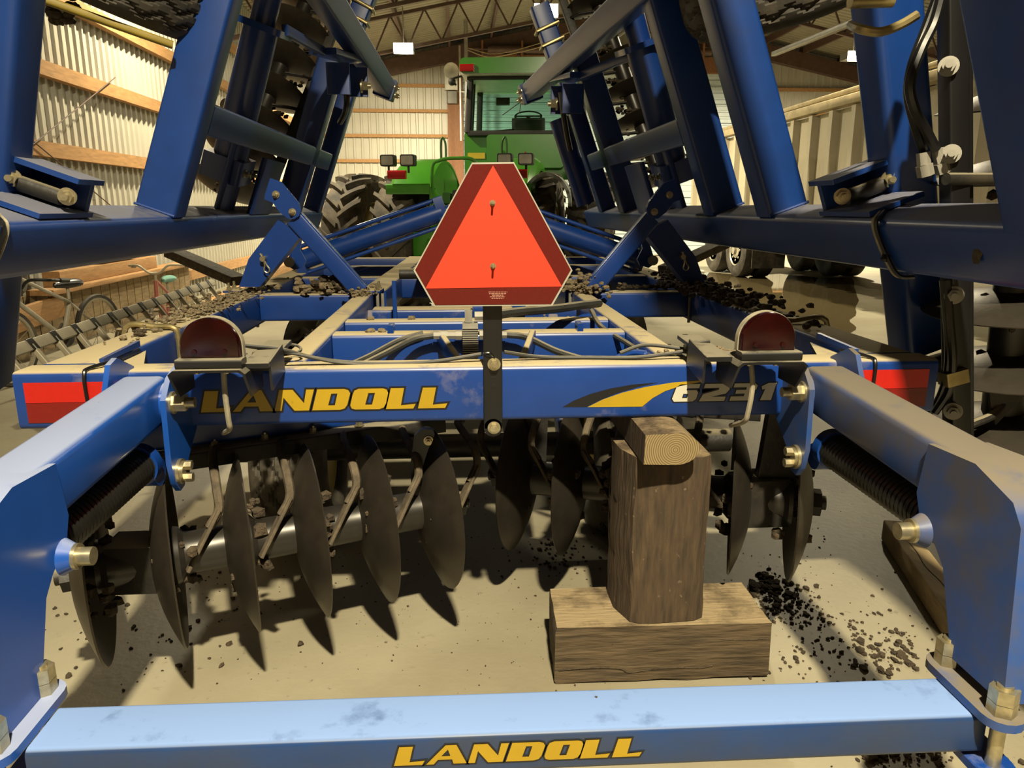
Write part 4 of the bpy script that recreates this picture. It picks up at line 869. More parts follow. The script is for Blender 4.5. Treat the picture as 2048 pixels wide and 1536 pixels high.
# post: x to the right, y forward
px0, px1, py0, py1 = .435, .672, 1.86, 2.05
pf = [(px0+.03, py0+.012), (px0+.055, py0), (px0+.11, py0-.004), (px1-.03, py0), (px1, py0+.02), (px1, py1), (px0, py1), (px0, py0+.09)]
mb = MB(); rg = random.Random(4); rings = []
for i in range(13):
    z = .178+(.662-.178)*i/12; rings.append([V((x+rg.uniform(-.003, .003), y+rg.uniform(-.003, .003), z)) for x, y in pf])
mb.loft(rings); obj('timber_post', mb, 'oldwood', None, 'weathered upright timber post propping up the lettered rear beam', 'timber', angle=28)
mb = MB(); b0 = [(.252, 1.852), (.862, 1.838), (.862, 2.075), (.262, 2.075)]
rings = []; rg = random.Random(9)
for z, k in ((.0, .01), (.012, .0), (.16, .0), (.176, .008)):
    ring = []
    for (xa, ya), (xb, yb) in zip(b0, b0[1:]+b0[:1]):
        for t in range(8):
            x = xa+(xb-xa)*t/8; y = ya+(yb-ya)*t/8; cx_, cy_ = .557, 1.96
            ring.append(V((x+(cx_-x)*k+rg.uniform(-.002, .002), y+(cy_-y)*k+rg.uniform(-.002, .002), z+(rg.uniform(0, .012) if z == 0 else 0))))
    rings.append(ring)
mb.loft(rings); obj('timber_block', mb, 'oldwood_x', None, 'thick weathered timber block lying on the floor under the upright post', 'timber', angle=28)
tbk = [o for o in COL.objects if o.name == 'timber_block'][0]
mb = MB(); mb.path([V((x, 1.8520-.0225*(x-.25), z)) for x, z in ((.262, .045), (.34, .05), (.43, .046), (.46, .032), (.50, .036), (.58, .044), (.66, .04), (.70, .046))], .0026, n=5); mb.path([V((x, 1.8520-.0225*(x-.25), z)) for x, z in ((.70, .13), (.78, .124), (.85, .126))], .0016, n=5); obj('crack', mb, 'soil', tbk)
c = aY(1341, 874, 1.815); pts = []
for k in range(20):
    t = R_(-100+200*k/19); pts.append((.012+.062*math.cos(t), .002+.050*math.sin(t)))
pts += [(-.070, .048), (-.072, -.044)]
cz = .705; mb = MB(); mb.loft([[V((c.x+x, y, cz+z*.86)) for x, z in pts] for y in (1.80, 1.803, 2.3)])
lg = obj('timber_chock', mb, 'oldwood', None, 'pale end-grain chock wedged between post top and lettered beam', 'timber')
mb = MB(); mb.plate([V((c.x+x*.985, 1.7985, cz+z*.85)) for x, z in pts], (0, .002, 0)); eg = obj('end_grain_face', mb, 'end_grain', lg)
off = V((c.x+.01, 0, cz+.0))-lg.location; 
for v in eg.data.vertices: v.co -= V((off.x, 0, off.z))
eg.location = V((off.x, 0, off.z))
a, b = aZ(1775, 1062, 0.045), aZ(1965, 1345, 0.045)
mb = MB(); d = (b-a).normalized(); mb.rbar(a+V((.03, 0, 0)), b+V((.03, 0, 0)), .092, .085, r=.006); obj('loose_board', mb, 'board_wood', None, 'cracked pale square board lying on the floor at the right', 'board')
lbd = [o for o in COL.objects if o.name == 'loose_board'][0]
mb = MB(); up_ = V((.03, 0, .0425)); sd_ = d.cross(V((0, 0, 1))); L_ = (b-a).length; mb.path([a+up_+d*(L_*t)+sd_*w for t, w in ((.18, .012), (.3, .006), (.42, .012), (.55, -.004), (.7, .004), (.85, -.01))], .0022, n=5); obj('crack', mb, 'soil', lbd)
# ================================================================ TRACTOR
TY = R_(14); TX0 = V((.20, 9.75, 0))
T_ = thing('tractor', TX0, 'green tractor with cab and dual rear wheels parked ahead of the harrow', 'tractor')
TM = Matrix.Translation(TX0) @ Matrix.Rotation(-TY, 4, 'Z')
TM_REAR = TM; TM_CAB = Matrix.Translation(V((.90, 10.25, 0))) @ Matrix.Rotation(R_(-7), 4, 'Z')
def tob(name, mb, m, parent=None, **kw):
    mb.v = [TM @ p for p in mb.v]; return obj(name, mb, m, parent or T_, **kw)
def lug_tyre(x, R=.86, w=.50, rim=.5):
    c = V((x, 0, R)); hw = w/2; mb = MB(); pr = [(rim, -hw*.7), (rim+.05, -hw*.86), (R-.2, -hw), (R-.1, -hw*.97), (R-.05, -hw*.8), (R-.045, 0), (R-.05, hw*.8), (R-.1, hw*.97), (R-.2, hw), (rim+.05, hw*.86), (rim, hw*.7)]
    mb.lathe(pr, c, (1, 0, 0), 48); ty = tob('rear_tyre', mb, 'tractor_rubber')
    mb = MB(); N = 22
    for k in range(N):
        for s in (-1, 1):
            a0 = 2*math.pi*(k+(0 if s < 0 else .5))/N; rings = []
            for t in range(5):
                f = t/4; z = s*hw*(.02+1.0*f); a = a0-.26*f; r = R-.05; ro = R+.015-.03*f**3; da = .045
                rings.append([c+V((z, q*math.cos(a+e), q*math.sin(a+e))) for q, e in ((r-.02, -da), (ro, -da*.75), (ro, da*.75), (r-.02, da))])
            mb.loft(rings)
    tob('tread_lugs', mb, 'tractor_rubber', ty, kind='stuff')
    mb = MB(); mb.lathe([(rim+.012, -hw*.7), (rim+.02, -hw*.78), (rim-.02, -hw*.6), (rim-.08, -.05), (.15, .0), (.14, .03), (rim-.07, -.02), (rim-.02, hw*.6), (rim+.02, hw*.78), (rim+.012, hw*.7)], c, (1, 0, 0), 40); tob('rim', mb, 'tractor_yellow', ty)
    return ty
for x in (-1.5, -.85, .85, 1.5): lug_tyre(x)
mb = MB(); mb.cyl((-1.5, 0, .86), (1.5, 0, .86), .13, n=20); tob('axle', mb, 'green_dark')
for s in (-1, 1):       # fenders
    mb = MB(); pr = []
    for k in range(15):
        a = R_(42+128*k/14) ; pr.append((-.98*math.cos(a)*1.0, .86+1.02*math.sin(a)))
    xs = ((.34, 0), (.38, .02), (.80, .02), (.86, -.03), (.87, -.10)); rings = []
    for y, z in pr:
        n = V((y, z-.86)).normalized() if False else None
        dv = V((0, y, z-.86)).normalized(); rings.append([V((s*x, y, z))+dv*q for x, q in xs]+[V((s*x, y, z))+dv*(q-.03) for x, q in reversed(xs)])
    mb.loft(rings); fd = tob('fender', mb, 'green')
    mb = MB(); mb.plate([V((s*.345, y, z)) for y, z in pr]+[V((s*.345, .9, 1.2)), V((s*.345, -.7, 1.2))], (s*.02, 0, 0)); tob('fender_side', mb, 'green', fd)
    mb = MB(); mb.rbar((s*.34, -.80, 1.52), (s*.86, -.80, 1.52), .06, .12, r=.02); tob('fender_skirt', mb, 'green', fd)
    mb = MB(); mb.rbar((s*.60, -.85, 1.68), (s*.82, -.85, 1.68), .05, .10, r=.02); tob('tail_light', mb, 'red_lens', fd)
    for dx in (-.13, .11):
        mb = MB(); cxx = s*.69+dx; mb.rbar((cxx, -.86, 1.84), (cxx, -.76, 1.84), .17, .13, r=.02); wl_ = tob('work_light', mb, 'cab_dark', fd)
        mb = MB(); mb.rbar((cxx, -.867, 1.84), (cxx, -.858, 1.84), .14, .10, r=.015); tob('lens', mb, 'light_lens', wl_)
        mb = MB(); mb.cyl((cxx, -.81, 1.70), (cxx, -.81, 1.79), .014, n=8); tob('light_stem', mb, 'cab_dark', wl_)
    mb = MB(); mb.path([(s*.42, .05, 1.86), (s*.42, .05, 2.08), (s*.40, .05, 2.16), (s*.36, .05, 2.08), (s*.36, .05, 1.84)], .014); tob('grab_rail', mb, 'green_dark')
# body, hitch
mb = MB(); mb.rbar((0, -.25, .95), (0, 1.9, .98), .62, .7, r=.06); tob('transmission', mb, 'green_dark')
mb = MB(); mb.rbar((0, -.55, 1.15), (0, -.2, 1.15), .5, .55, r=.05); hb = tob('rear_housing', mb, 'green_dark')
for x, z in ((-.17, 1.42), (-.05, 1.45), (.08, 1.42), (.2, 1.38)):
    mb = MB(); mb.rbar((x, -.68, z), (x, -.5, z), .09, .12, r=.015); tob('coupler', mb, 'cab_dark' if abs(x) < .1 else 'green_dark', hb)
for s in (-1, 1):
    mb = MB(); mb.rbar((s*.36, -.3, 1.3), (s*.42, -.85, .62), .07, .07, r=.01); tob('lift_rod', mb, 'green', hb)
    mb = MB(); mb.rbar((s*.3, -.2, .5), (s*.42, -1.0, .55), .05, .1, r=.01); tob('draft_arm', mb, 'green', hb)
    mb = MB(); mb.rbar((s*.28, -.3, 1.25), (s*.36, -.62, 1.5), .07, .09, r=.01); tob('lift_arm', mb, 'green', hb)
    mb = MB(); mb.rbar((s*.50, -.62, .52), (s*.50, -.62, 1.02), .30, .02, (0, 1, 0), r=.004); tob('hitch_plate', mb, 'green', hb)
mb = MB(); mb.rbar((0, -.3, .42), (0, -1.1, .42), .14, .06, r=.01); tob('drawbar', mb, 'green_dark')
mb = MB(); mb.path([(-.3, -.75, 1.3), (-.3, -.8, 1.75), (-.2, -.8, 1.84), (.0, -.8, 1.86), (.2, -.8, 1.83), (.3, -.78, 1.6)], .02); tob('coupler_guard', mb, 'green')
# rear panel under the window, cab
TM = TM_CAB; CY0, CY1, CW = .0, 1.6, .80
mb = MB(); mb.rbar((0, CY0+.10, 1.98), (0, CY0+1.4, 1.98), 1.62, .62, r=.05); bd = tob('cab_body', mb, 'green')
mb = MB(); mb.rbar((0, CY0-.01, 2.03), (0, CY0+.12, 2.03), 1.02, .42, r=.05); tob('rear_hood_panel', mb, 'green', bd)
for s in (-1, 1):
    mb = MB(); mb.box((s*.655, CY0+.096, 1.98), (.23, .01, .075)); tob('yellow_stripe', mb, 'tractor_yellow', bd)
mb = MB(); mb.plate([V((-.07, CY0-.02, 1.93)), V((.07, CY0-.02, 1.93)), V((0, CY0-.02, 2.03))], (0, .01, 0)); tob('red_triangle', mb, 'red_lens', bd)
def pillar(a, b, w=.085, m='cab_dark'): mb = MB(); mb.rbar(a, b, w, w*.9, (0, 1, 0), r=.02); tob('cab_pillar', mb, m)
for s in (-1, 1):
    pillar((s*.76, CY0+.06, 2.27), (s*.72, CY0+.16, 3.12)); pillar((s*.77, CY1, 2.0), (s*.72, CY1-.1, 3.12)); pillar((s*.80, CY0+.75, 2.1), (s*.74, CY0+.75, 3.1), .06)
mb = MB(); mb.rbar((-.76, CY0+.06, 2.26), (.76, CY0+.06, 2.26), .07, .07, r=.01); tob('window_sill', mb, 'cab_dark')
mb = MB(); mb.rbar((-.74, CY0+.12, 2.96), (.74, CY0+.12, 2.96), .08, .06, r=.02); tob('window_header', mb, 'cab_dark')
mb = MB(); mb.plate([V((-.72, CY0+.05, 2.29)), V((.72, CY0+.05, 2.29)), V((.69, CY0+.13, 3.05)), V((-.69, CY0+.13, 3.05))], (0, .006, 0)); tob('rear_window', mb, 'cab_glass')
mb = MB(); mb.plate([V((-.72, CY1, 2.2)), V((.72, CY1, 2.2)), V((.69, CY1-.08, 3.05)), V((-.69, CY1-.08, 3.05))], (0, .006, 0)); tob('windscreen', mb, 'cab_glass')
mb = MB(); mb.rbar((.0, CY0-.05, 3.08), (.0, CY1+.15, 3.08), 1.70, .19, r=.07, seg=4); rf = tob('cab_roof', mb, 'green')
mb = MB(); mb.rbar((.0, CY0+.25, 3.16), (.0, CY1-.1, 3.17), 1.3, .12, r=.05); tob('roof_top', mb, 'green', rf)
mb = MB(); mb.rbar((.0, CY0-.04, 2.985), (.0, CY1+.1, 2.985), 1.66, .03, r=.01); tob('roof_seam', mb, 'white_plastic', rf)
for s in (-1, 1):
    mb = MB(); mb.rbar((s*.84, CY0-.06, 3.05), (s*.66, CY0-.06, 3.05), .03, .09, r=.01); tob('roof_marker', mb, 'red_lens', rf)
    mb = MB(); mb.path([(s*.83, CY0+.1, 2.98), (s*.95, CY0, 2.92), (s*.9, CY0, 2.85)], .014); mb.sphere((s*.95, CY0-.02, 2.89), .05, 6); tob('mirror', mb, 'cab_dark', rf)
mb = MB(); mb.rbar((.02, CY0+.75, 2.1), (.02, CY0+.62, 2.50), .46, .14, (0, 1, 0), r=.06); st = tob('seat_back', mb, 'cab_dark')
mb = MB(); mb.rbar((.02, CY0+.5, 2.2), (.02, CY0+1.0, 2.2), .5, .14, r=.05); tob('seat_cushion', mb, 'cab_dark')
mb = MB(); mb.lathe([(.19, -.012), (.205, 0), (.19, .012), (.175, 0)], (.0, CY0+1.2, 2.60), (0, -.5, 1), 28, closed=True); mb.cyl((0, CY0+1.2, 2.60), (0, CY0+1.35, 2.3), .03, n=8); mb.cyl((-.19, CY0+1.2, 2.60), (.19, CY0+1.2, 2.60), .012, n=6); tob('steering_wheel', mb, 'cab_dark')
mb = MB(); mb.path([(.0, CY0+.09, 3.05), (-.05, CY0+.03, 2.7), (-.08, CY0+.0, 2.5)], .007, n=6); mb.path([(.18, CY0+.05, 2.82), (-.1, CY0+.02, 2.62), (-.3, CY0+.0, 2.48)], .006, n=6); tob('rear_wiper', mb, 'cab_dark')
mb = MB(); mb.rbar((-.38, CY1-.2, 2.78), (-.38, CY1-.18, 2.88), .2, .04, (0, 1, 0), r=.01); tob('monitor', mb, 'cab_dark')
mb = MB(); mb.rbar((-.5, CY0+.3, 2.22), (-.15, CY0+.3, 2.25), .3, .16, r=.03); tob('console', mb, 'cab_dark')
mb = MB(); mb.rbar((0, CY1+.05, 1.75), (0, CY1+2.6, 1.6), .95, .8, r=.12); tob('engine_hood', mb, 'green')
for x in (-.95, .95):
    c = V((x, 3.3, .68)); mb = MB(); mb.lathe([(.35, -.2), (.5, -.24), (.64, -.2), (.68, -.1), (.68, .1), (.64, .2), (.5, .24), (.35, .2)], c, (1, 0, 0), 36); ty = tob('front_tyre', mb, 'tractor_rubber'); mb = MB(); mb.lathe([(.36, -.18), (.3, -.1), (.1, -.05), (.1, .05), (.3, .1), (.36, .18)], c, (1, 0, 0), 30); tob('rim', mb, 'tractor_yellow', ty)
mb = MB(); mb.cyl((-.9, 3.3, .68), (.9, 3.3, .68), .09, n=14); tob('front_axle', mb, 'green_dark')
TM = TM_REAR
# grey wheel-well hood beside the right fender lights
mb = MB(); rings = []
for k in range(13):
    a = R_(0+180*k/12); rings.append([V((1.02+x, -.75+.0*k, 1.32)) + V((.33*math.cos(a)*.9, y, .38*math.sin(a))) for x, y in ((0, 0), (0, .35))]+[V((1.02, -.75, 1.32))+V((.29*math.cos(a)*.9, y, .34*math.sin(a))) for y in (.35, 0)])
mb.loft(rings); tob('grey_mudguard', mb, 'grey_fender')
# ================================================================ GRAIN TRAILER
TX, TY0, TY1 = 5.25, 7.4, 17.0
G_ = thing('grain_trailer', (TX+1.2, 11.2, 0), 'beige ribbed grain trailer with chrome wheels along the right side', 'trailer')
mb = MB(); mb.box((TX+1.25, (TY0+TY1)/2, 1.75), (2.4, TY1-TY0, 1.75)); gbx = obj('box', mb, 'trailer_paint', G_)
y = TY0+.1
while y < TY1:
    mb = MB(); mb.plate([V((TX+.05, y, .9)), V((TX-.05, y+.02, .9)), V((TX-.05, y+.13, .9)), V((TX+.05, y+.15, .9))], (0, 0, 1.72)); obj('side_rib', mb, 'trailer_paint', G_); y += .62
mb = MB(); mb.rbar((TX-.02, TY0-.1, 2.70), (TX-.02, TY1+.1, 2.70), .16, .12, r=.01); obj('top_rail', mb, 'trailer_wood', G_)
mb = MB(); mb.rbar((TX-.02, TY0-.1, 2.84), (TX-.02, TY1+.1, 2.79), .05, .06, r=.01); obj('tarp_roll', mb, 'trailer_wood', G_)
mb = MB(); mb.box((TX+1.2, (TY0+TY1)/2, .78), (.9, TY1-TY0, .2)); obj('chassis', mb, 'cab_dark', G_)
for y in (14.3, 15.6):
    for dx in (0.2, 0.56, 2.0, 2.36):
        c = V((TX+dx, y, .52)); mb = MB(); mb.lathe([(.28, -.12), (.36, -.15), (.46, -.15), (.515, -.11), (.52, 0), (.515, .11), (.46, .15), (.36, .15), (.28, .12)], c, (1, 0, 0), 36); ty = obj('tyre', mb, 'rubber', G_)
        if dx < .3:
            mb = MB(); mb.lathe([(.29, -.12), (.30, -.135), (.26, -.11), (.25, -.095), (.17, -.11), (.15, -.13), (.09, -.14), (.085, -.18), (.0, -.19)], c, (1, 0, 0), 32); rm = obj('rim', mb, 'chrome', ty)
            mb = MB()
            for k in range(8): t = 2*math.pi*k/8; p = c+V((-.10, .2*math.cos(t), .2*math.sin(t))); mb.sphere(p, .032, 5)
            obj('hand_hole', mb, 'chrome', ty)
for dx in (.4, 1.9): mb = MB(); mb.box((TX+dx, 13.5, .5), (.62, .02, .55)); obj('mud_flap', mb, 'rubber', G_)
# ================================================================ BICYCLES
def bicycle(name, P, label, m_frame, m_seat, R, m_bar, wb, seat_z, bar_z, grp=None):
    """P: front wheel contact, D: direction rear->front in plan"""
    fr, re = V(P[0]), V(P[1]); d = (fr-re).normalized(); n = V((-d.y, d.x, 0)); B = thing(name, (fr+re)/2, label, 'bicycle'); up = V((0, 0, 1))
    fc, rc = fr+up*R, re+up*R
    for c in (fc, rc):
        mb = MB(); mb.lathe([(R-.03, -.018), (R-.008, -.018), (R, 0), (R-.008, .018), (R-.03, .018)], c, n, 36, closed=True); w = obj('tyre', mb, 'rubber', B)
        mb = MB(); mb.lathe([(R-.05, -.012), (R-.028, -.014), (R-.028, .014), (R-.05, .012)], c, n, 36, closed=True); obj('rim', mb, 'ladder_metal', w)
        mb = MB(); mb.cyl(c-n*.04, c+n*.04, .02, n=10)
        for k in range(14): t = 2*math.pi*k/14; e = d*math.cos(t)+up*math.sin(t); mb.cyl(c+n*.02*(-1)**k, c+e*(R-.045), .0018, n=4)
        obj('spokes', mb, 'ladder_metal', w)
    bb = rc.lerp(fc, .44)-up*(R*.05); st_ = bb.lerp(rc, .28)+up*(seat_z-R-.12); hd0 = fc-d*(wb*.10)+up*(R*1.25); hd1 = hd0-d*.05+up*.16
    mb = MB()
    for a, b, r in ((hd0, bb, .02), (bb, st_, .018), (st_, rc, .011), (bb, rc, .012), (hd1, st_*1, .015), (hd0-d*.02, hd1+d*.01, .02)): mb.cyl(a, b, r, n=10)
    obj('frame', mb, m_frame, B)
    mb = MB()
    for s in (-1, 1): mb.path([fc+n*s*.04, fc+n*s*.04-d*.03+up*R*.9, hd0+n*s*.03], .011, n=8)
    obj('fork', mb, m_frame, B)
    sp = V((st_.x, st_.y, seat_z)); mb = MB(); mb.cyl(st_, sp, .013, n=8); obj('seat_post', mb, 'ladder_metal', B)
    mb = MB(); rings = []
    for t, w, h in ((-.13, .02, .02), (-.11, .07, .035), (-.03, .07, .04), (.06, .03, .032), (.14, .018, .022), (.15, .006, .01)):
        rings.append([sp+d*t+n*(w*math.cos(2*math.pi*k/12))+up*(.02+h*math.sin(2*math.pi*k/12)) for k in range(12)])
    mb.loft(rings); obj('saddle', mb, m_seat, B)
    tp = V((hd1.x, hd1.y, bar_z)); mb = MB(); mb.cyl(hd1, tp-up*.02, .014, n=8)
    mb.path([tp+n*.26-d*.14+up*.03, tp+n*.25-d*.04+up*.04, tp+n*.14+d*.03+up*.04, tp+n*.05+d*.02-up*.03, tp-n*.05+d*.02-up*.03, tp-n*.14+d*.03+up*.04, tp-n*.25-d*.04+up*.04, tp-n*.26-d*.14+up*.03], .012, n=8); hb = obj('handlebar', mb, m_bar, B)
    mb = MB()
    for s in (-1, 1): mb.cyl(tp+n*s*.26-d*.14+up*.03, tp+n*s*.262-d*.23+up*.02, .018, n=8)
    obj('grip', mb, 'black_clean', hb)
    mb = MB(); mb.lathe([(.06, -.004), (.07, 0), (.06, .004)], bb+n*.05, n, 20); mb.cyl(bb-n*.07, bb+n*.07, .015, n=8); mb.rbar(bb+n*.07, bb+n*.07+d*.1-up*.1, .02, .012, r=.003); mb.rbar(bb-n*.07, bb-n*.07-d*.1+up*.1, .02, .012, r=.003); obj('crank', mb, 'black_muddy', B); return B
bicycle('bicycle', ((-3.35, 5.75, 0), (-3.15, 6.75, 0)), 'dusty white bicycle with black saddle against the left wall', 'bike_white', 'black_clean', .29, 'black_clean', 1.0, .68, .74)
bicycle('bicycle', ((-3.05, 7.75, 0), (-3.1, 8.45, 0)), 'small pink bicycle with turquoise saddle and cream handlebar', 'bike_pink', 'teal_vinyl', .19, 'cream_plastic', .7, .55, .70)
# ================================================================ LADDER, PLANKS by the left wall
Ld = thing('ladder', (-2.4, 6.2, 0), 'dusty metal ladder lying on edge below the bicycles', 'ladder')
ra, rb_ = V((-2.35, 3.9, .57)), V((-2.25, 7.1, .64)); dv = V((.24, 0, -.36)); ra2, rb2 = ra+dv, rb_+dv
for a, b, nm in ((ra, rb_, 'rail'), (ra2, rb2, 'rail')):
    mb = MB(); mb.rbar(a, b, .025, .065, (dv.normalized()), r=.004); obj(nm, mb, 'ladder_metal', Ld)
for k in range(14):
    t = (k+.4)/14; a = ra.lerp(rb_, t); mb = MB(); mb.rbar(a, a+dv, .032, .032, (0, 1, 0), r=.006); rn = obj('rung', mb, 'ladder_metal', Ld)
    mb = MB(); mb.rbar(a-(rb_-ra).normalized()*.028, a+(rb_-ra).normalized()*.028, .032, .072, dv.normalized(), r=.004); obj('rung_clip', mb, 'black_clean', rn)
for k, y in enumerate((4.4, 6.8)):
    for q in (ra, ):
        p = ra.lerp(rb_, (y-3.9)/3.2)+dv; mb = MB(); mb.rbar((p.x, y, 0), (p.x, y, p.z+.02), .06, .06, (0, 1, 0), r=.01); obj('support_block', mb, 'oldwood', Ld)
def plank(p0, p1, w, h, label, m='girt_wood', name='plank'):
    mb = MB(); mb.rbar(p0, p1, w, h, r=.006); return obj(name, mb, m, None, label, 'plank')
plank((-3.78, 7.3, .66), (-3.78, 9.6, .66), .16, .14, 'thick sawn timber on the wall ledge above the pink bicycle', 'girt_wood', 'sawn_timber')
plank((-3.74, 7.0, .564), (-3.74, 11.2, .564), .24, .05, 'long wooden ledge plank along the left corrugated wall')
plank((-3.72, 5.0, .30), (-3.72, 7.3, .42), .05, .2, 'rough board leaning low on the wall behind the white bicycle')
plank((-3.0, 9.3, 0.12), (-2.6, 12.5, .5), .2, .16, 'brown squared beam on the floor past the ladder end', 'girt_wood', 'squared_beam')
for k in range(22):
    y = 6.6+k*.21; mb = MB(); mb.box((-3.86, y, .27), (.03, .195, .54)); tag(obj('wall_board', mb, 'board_wood', wl))
for k, (y, z) in enumerate(((5.95, .85), (6.32, .9), (6.68, .86))):
    mb = MB(); mb.lathe([(.22, -.03), (.25, -.03), (.28, 0), (.25, .03), (.22, .03)], (-3.72, y, z), (1, .35, 0), 32, closed=True)
    obj('inner_tube', mb, 'rubber', None, ('black rubber tube hung nearest on the left wall', 'black rubber tube hung between two others on the wall', 'black rubber tube hung beside the ledge plank end')[k], 'tube', 'rubber tubes hung on the left wall')
mb = MB(); mb.box((-3.80, 5.55, .75), (.04, .9, .75)); obj('metal_sheet', mb, 'wall_metal', None, 'plain pale metal sheet leaning on the wall behind the white bicycle', 'sheet')
mb = MB(); mb.cyl((-3.74, 8.2, .79), (-3.74, 9.1, .79), .045, n=14); mb.cyl((-3.74, 9.1, .79), (-3.74, 9.12, .79), .05, n=14); obj('orange_tube', mb, 'red_lens', None, 'dull red tube lying on timber at the left wall', 'tube')
# bracing wires on the wall
for a, b in (((-3.86, 6.35, 2.35), (-3.86, 9.1, 1.25)), ((-3.86, 9.4, 2.75), (-3.86, 7.35, 1.82))):
    mb = MB(); mb.cyl(a, b, .006, n=6); obj('bracing_wire', mb, 'truss_steel', wl)
# ================================================================ LAMP HOUSINGS, CONDUIT, DOOR GEAR
FLL = ['bright flood lamp overhead behind the photographer', 'bright flood lamp hanging left of the tractor cab', 'bright flood lamp above the tractor beside the right wing', 'bright flood lamp near the far right rafters',
       'unseen flood lamp added to light the trailer side', 'bright flood lamp along the left wall']
for i, (x, y, z, w) in enumerate(LAMPS):
    Fl = thing('flood_light', (x, y, z), FLL[i], 'lamp', 'flood lamps under the roof')
    mb = MB(); mb.rbar((x, y, z), (x, y, z+.14), .44, .34, (0, 1, 0), r=.03); hs = obj('housing', mb, 'grey_plastic', Fl)
    mb = MB(); rings = [[V((x+a*.19, y+b*.14, z-.005)) for a, b in ((-1, -1), (1, -1), (1, 1), (-1, 1))], [V((x+a*.17, y+b*.12, z-.05)) for a, b in ((-1, -1), (1, -1), (1, 1), (-1, 1))]]
    mb.plate([V((x-.2, y-.175, z-.05)), V((x+.2, y-.175, z-.05)), V((x+.2, y-.175, z+.16)), V((x-.2, y-.175, z+.16))], (0, .004, 0)); obj('lit_lens', mb, 'lamp_glow', Fl)
    mb = MB(); mb.cyl((x, y, z+.14), (x, y, roof_z(x)-.05), .012, n=8); obj('hanger', mb, 'conduit', Fl)
def ob1(name, mb, m, label, cat): return obj(name, mb, m, None, label, cat)
mb = MB(); mb.cyl((.28, 20.5, .01), (.28, 20.5, roof_z(.28)-.02), .05, n=12); mb.cyl((.12, 20.5, 3.0), (.12, 20.5, 5.3), .03, n=10); mb.rbar((.1, 20.5, 4.2), (.3, 20.5, 4.2), .03, .03); ob1('conduit_pipe', mb, 'conduit', 'pale metal conduit running down behind the tractor cab', 'pipe')
mb = MB(); mb.rbar((-.12, YB-.42, 4.5), (-.12, YB-.42, 4.95), .36, .22, (0, 1, 0), r=.02); ob1('door_opener', mb, 'white_plastic', 'white door opener box on the wooden door jamb', 'door opener')
mb = MB(); mb.rbar((-.10, YB-.42, 4.15), (-.10, YB-.42, 4.47), .3, .22, (0, 1, 0), r=.04); ob1('opener_motor', mb, 'grey_plastic', 'grey motor box hung under the white opener box', 'motor')
mb = MB(); p = V((-.05, YB-.7, 4.98)); mb.lathe([(.03, .0), (.1, .05), (.2, .3), (.21, .31), (.02, .02)], p, (-.2, -1, -.2), 22); mb.cyl(p, p+V((.0, .40, .1)), .03, n=8); ob1('horn_lamp', mb, 'white_plastic', 'round white reflector lamp by the door header', 'lamp')
mb = MB(); mb.path([(.3, YB-.8, 5.5), (.9, YB-.9, 5.3), (1.6, YB-.9, 5.4), (2.4, YB-.9, 5.6), (3.0, YB-.9, 5.9)], .015); mb.path([(.3, YB-.8, 5.55), (1.1, YB-.8, 5.4), (2.2, YB-.8, 5.65), (3.2, YB-.8, 6.0)], .012); ob1('roof_cable', mb, 'trailer_wood', 'loose cables slung below the roof near the door', 'cable')
mb = MB(); mb.cyl((1.5, 12.0, 4.3), (9.0, 18.0, 5.2), .06, n=10); 
mb = MB(); a, b = aY(1548, 108, 9.0), aY(1712, 42, 6.5); mb.rbar(a, b, .06, .05, r=.01); ob1('door_track', mb, 'conduit', 'pale steel track running up to the right under the roof', 'track')
# ================================================================ PUDDLE, LITTER, SOIL ON THE FLOOR
m = bpy.data.materials.new('wet'); m.use_nodes = True; b_ = m.node_tree.nodes['Principled BSDF']; b_.inputs['Base Color'].default_value = (.085, .066, .034, 1); b_.inputs['Roughness'].default_value = .03; b_.inputs['IOR'].default_value = 1.6; MATS['wet'] = m
ou = [(1345, 556), (1420, 545), (1500, 552), (1560, 548), (1640, 556), (1705, 556), (1712, 600), (1706, 640), (1690, 668), (1640, 690), (1560, 695), (1480, 680), (1420, 640), (1370, 600), (1330, 570)]
pts = [aZ(x, y, 0) for x, y in ou]; q = []
for i in range(len(pts)):
    a, b = pts[i], pts[(i+1) % len(pts)]
    for k in range(6):
        p = a.lerp(b, k/6); nz_ = mnoise.noise(p*1.7)*.08; q.append(V((p.x+nz_, p.y+mnoise.noise(p*1.3+V((5, 0, 0)))*.12, 0.0)))
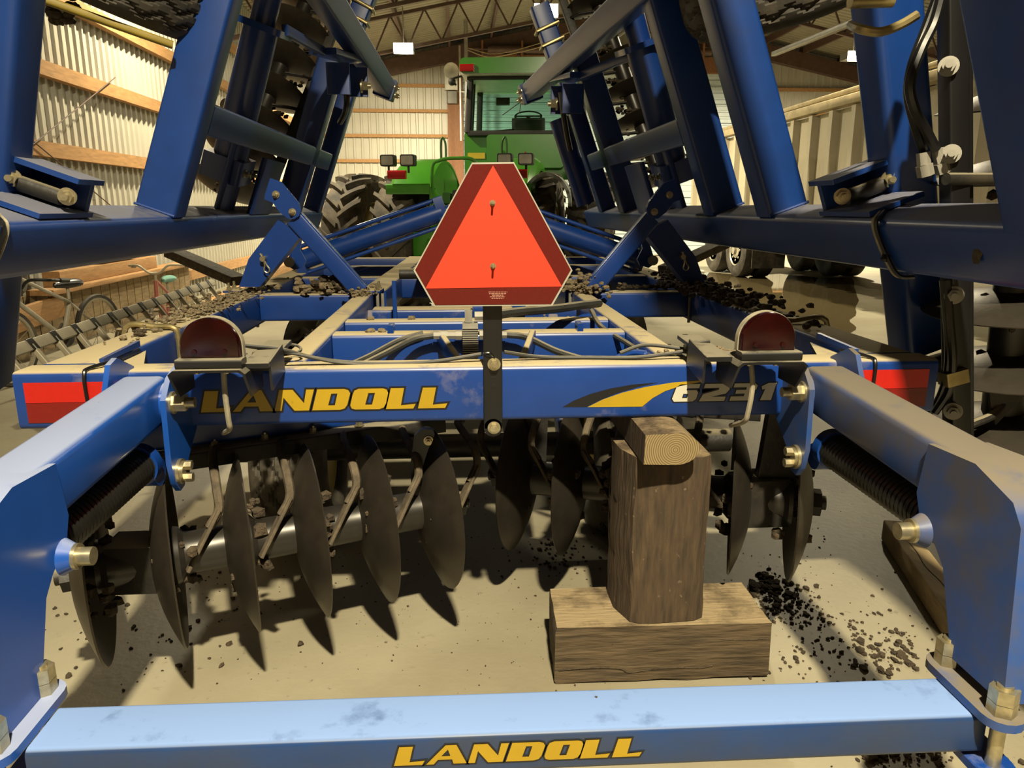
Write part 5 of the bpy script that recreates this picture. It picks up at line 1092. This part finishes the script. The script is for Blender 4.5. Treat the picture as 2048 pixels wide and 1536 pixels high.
mb = MB(); mb.plate([V((p.x, p.y, .0005)) for p in q], (0, 0, .003)); obj('puddle', mb, 'wet', None, 'brown puddle on the floor reflecting the trailer wheels', 'puddle')
p = aZ(1533, 550, 0); mb = MB(); mb.cyl(p+V((-.12, 0, .05)), p+V((.1, .05, .22)), .06, .09, n=14); ob1('paper_cup', mb, 'white_plastic', 'white paper cup lying at the far edge of the puddle', 'cup')
p = aZ(1312, 512, 0); mb = MB(); mb.rbar(p+V((-.3, 0, .06)), p+V((.4, .2, .06)), .3, .1, r=.03); ob1('white_bag', mb, 'white_plastic', 'white bag on the floor past the right rest stand', 'bag')
p = aZ(1370, 545, 0); mb = MB(); mb.rbar(p+V((-.2, 0, .03)), p+V((.35, .0, .03)), .35, .05, r=.015); ob1('foam_sheet', mb, 'white_plastic', 'white flat foam sheet on the floor behind the puddle', 'sheet')
rg = random.Random(77)
def crumbs(name, items, label, m='soil'):
    mb = MB()
    for (cx_, cy_, sx_, sy_, n, r0, r1) in items:
        for i in range(n):
            p = aZ(rg.gauss(cx_, sx_), rg.gauss(cy_, sy_), 0)
            if p.y < .3 or p.y > 9: continue
            r = rg.uniform(r0, r1)*rg.uniform(.4, 1); mb.sphere((p.x, p.y, r*.4), r, 3, (1, rg.uniform(.6, 1.6), .6), .35, rg)
    obj(name, mb, m, None, label, 'soil', kind='stuff')
crumbs('soil_crumbs', [(1560, 1190, 35, 18, 120, .004, .016), (1580, 1230, 50, 15, 120, .002, .009), (1530, 1165, 14, 10, 40, .01, .024), (1600, 1130, 60, 50, 80, .002, .006), (1720, 1290, 90, 50, 220, .002, .010), (1780, 1320, 40, 20, 50, .006, .016),
                       (1110, 1110, 50, 25, 120, .003, .010), (950, 1000, 60, 60, 60, .002, .006), (700, 1180, 250, 80, 140, .001, .005), (1000, 1250, 200, 80, 120, .001, .0035), (300, 1280, 120, 60, 70, .003, .012), (420, 1120, 60, 60, 40, .003, .008), (1850, 1510, 90, 15, 110, .002, .012), (1750, 1510, 14, 6, 18, .008, .018), (1850, 1000, 60, 60, 30, .002, .006)], 'dark crumbled soil and chaff scattered on the concrete under the harrow')
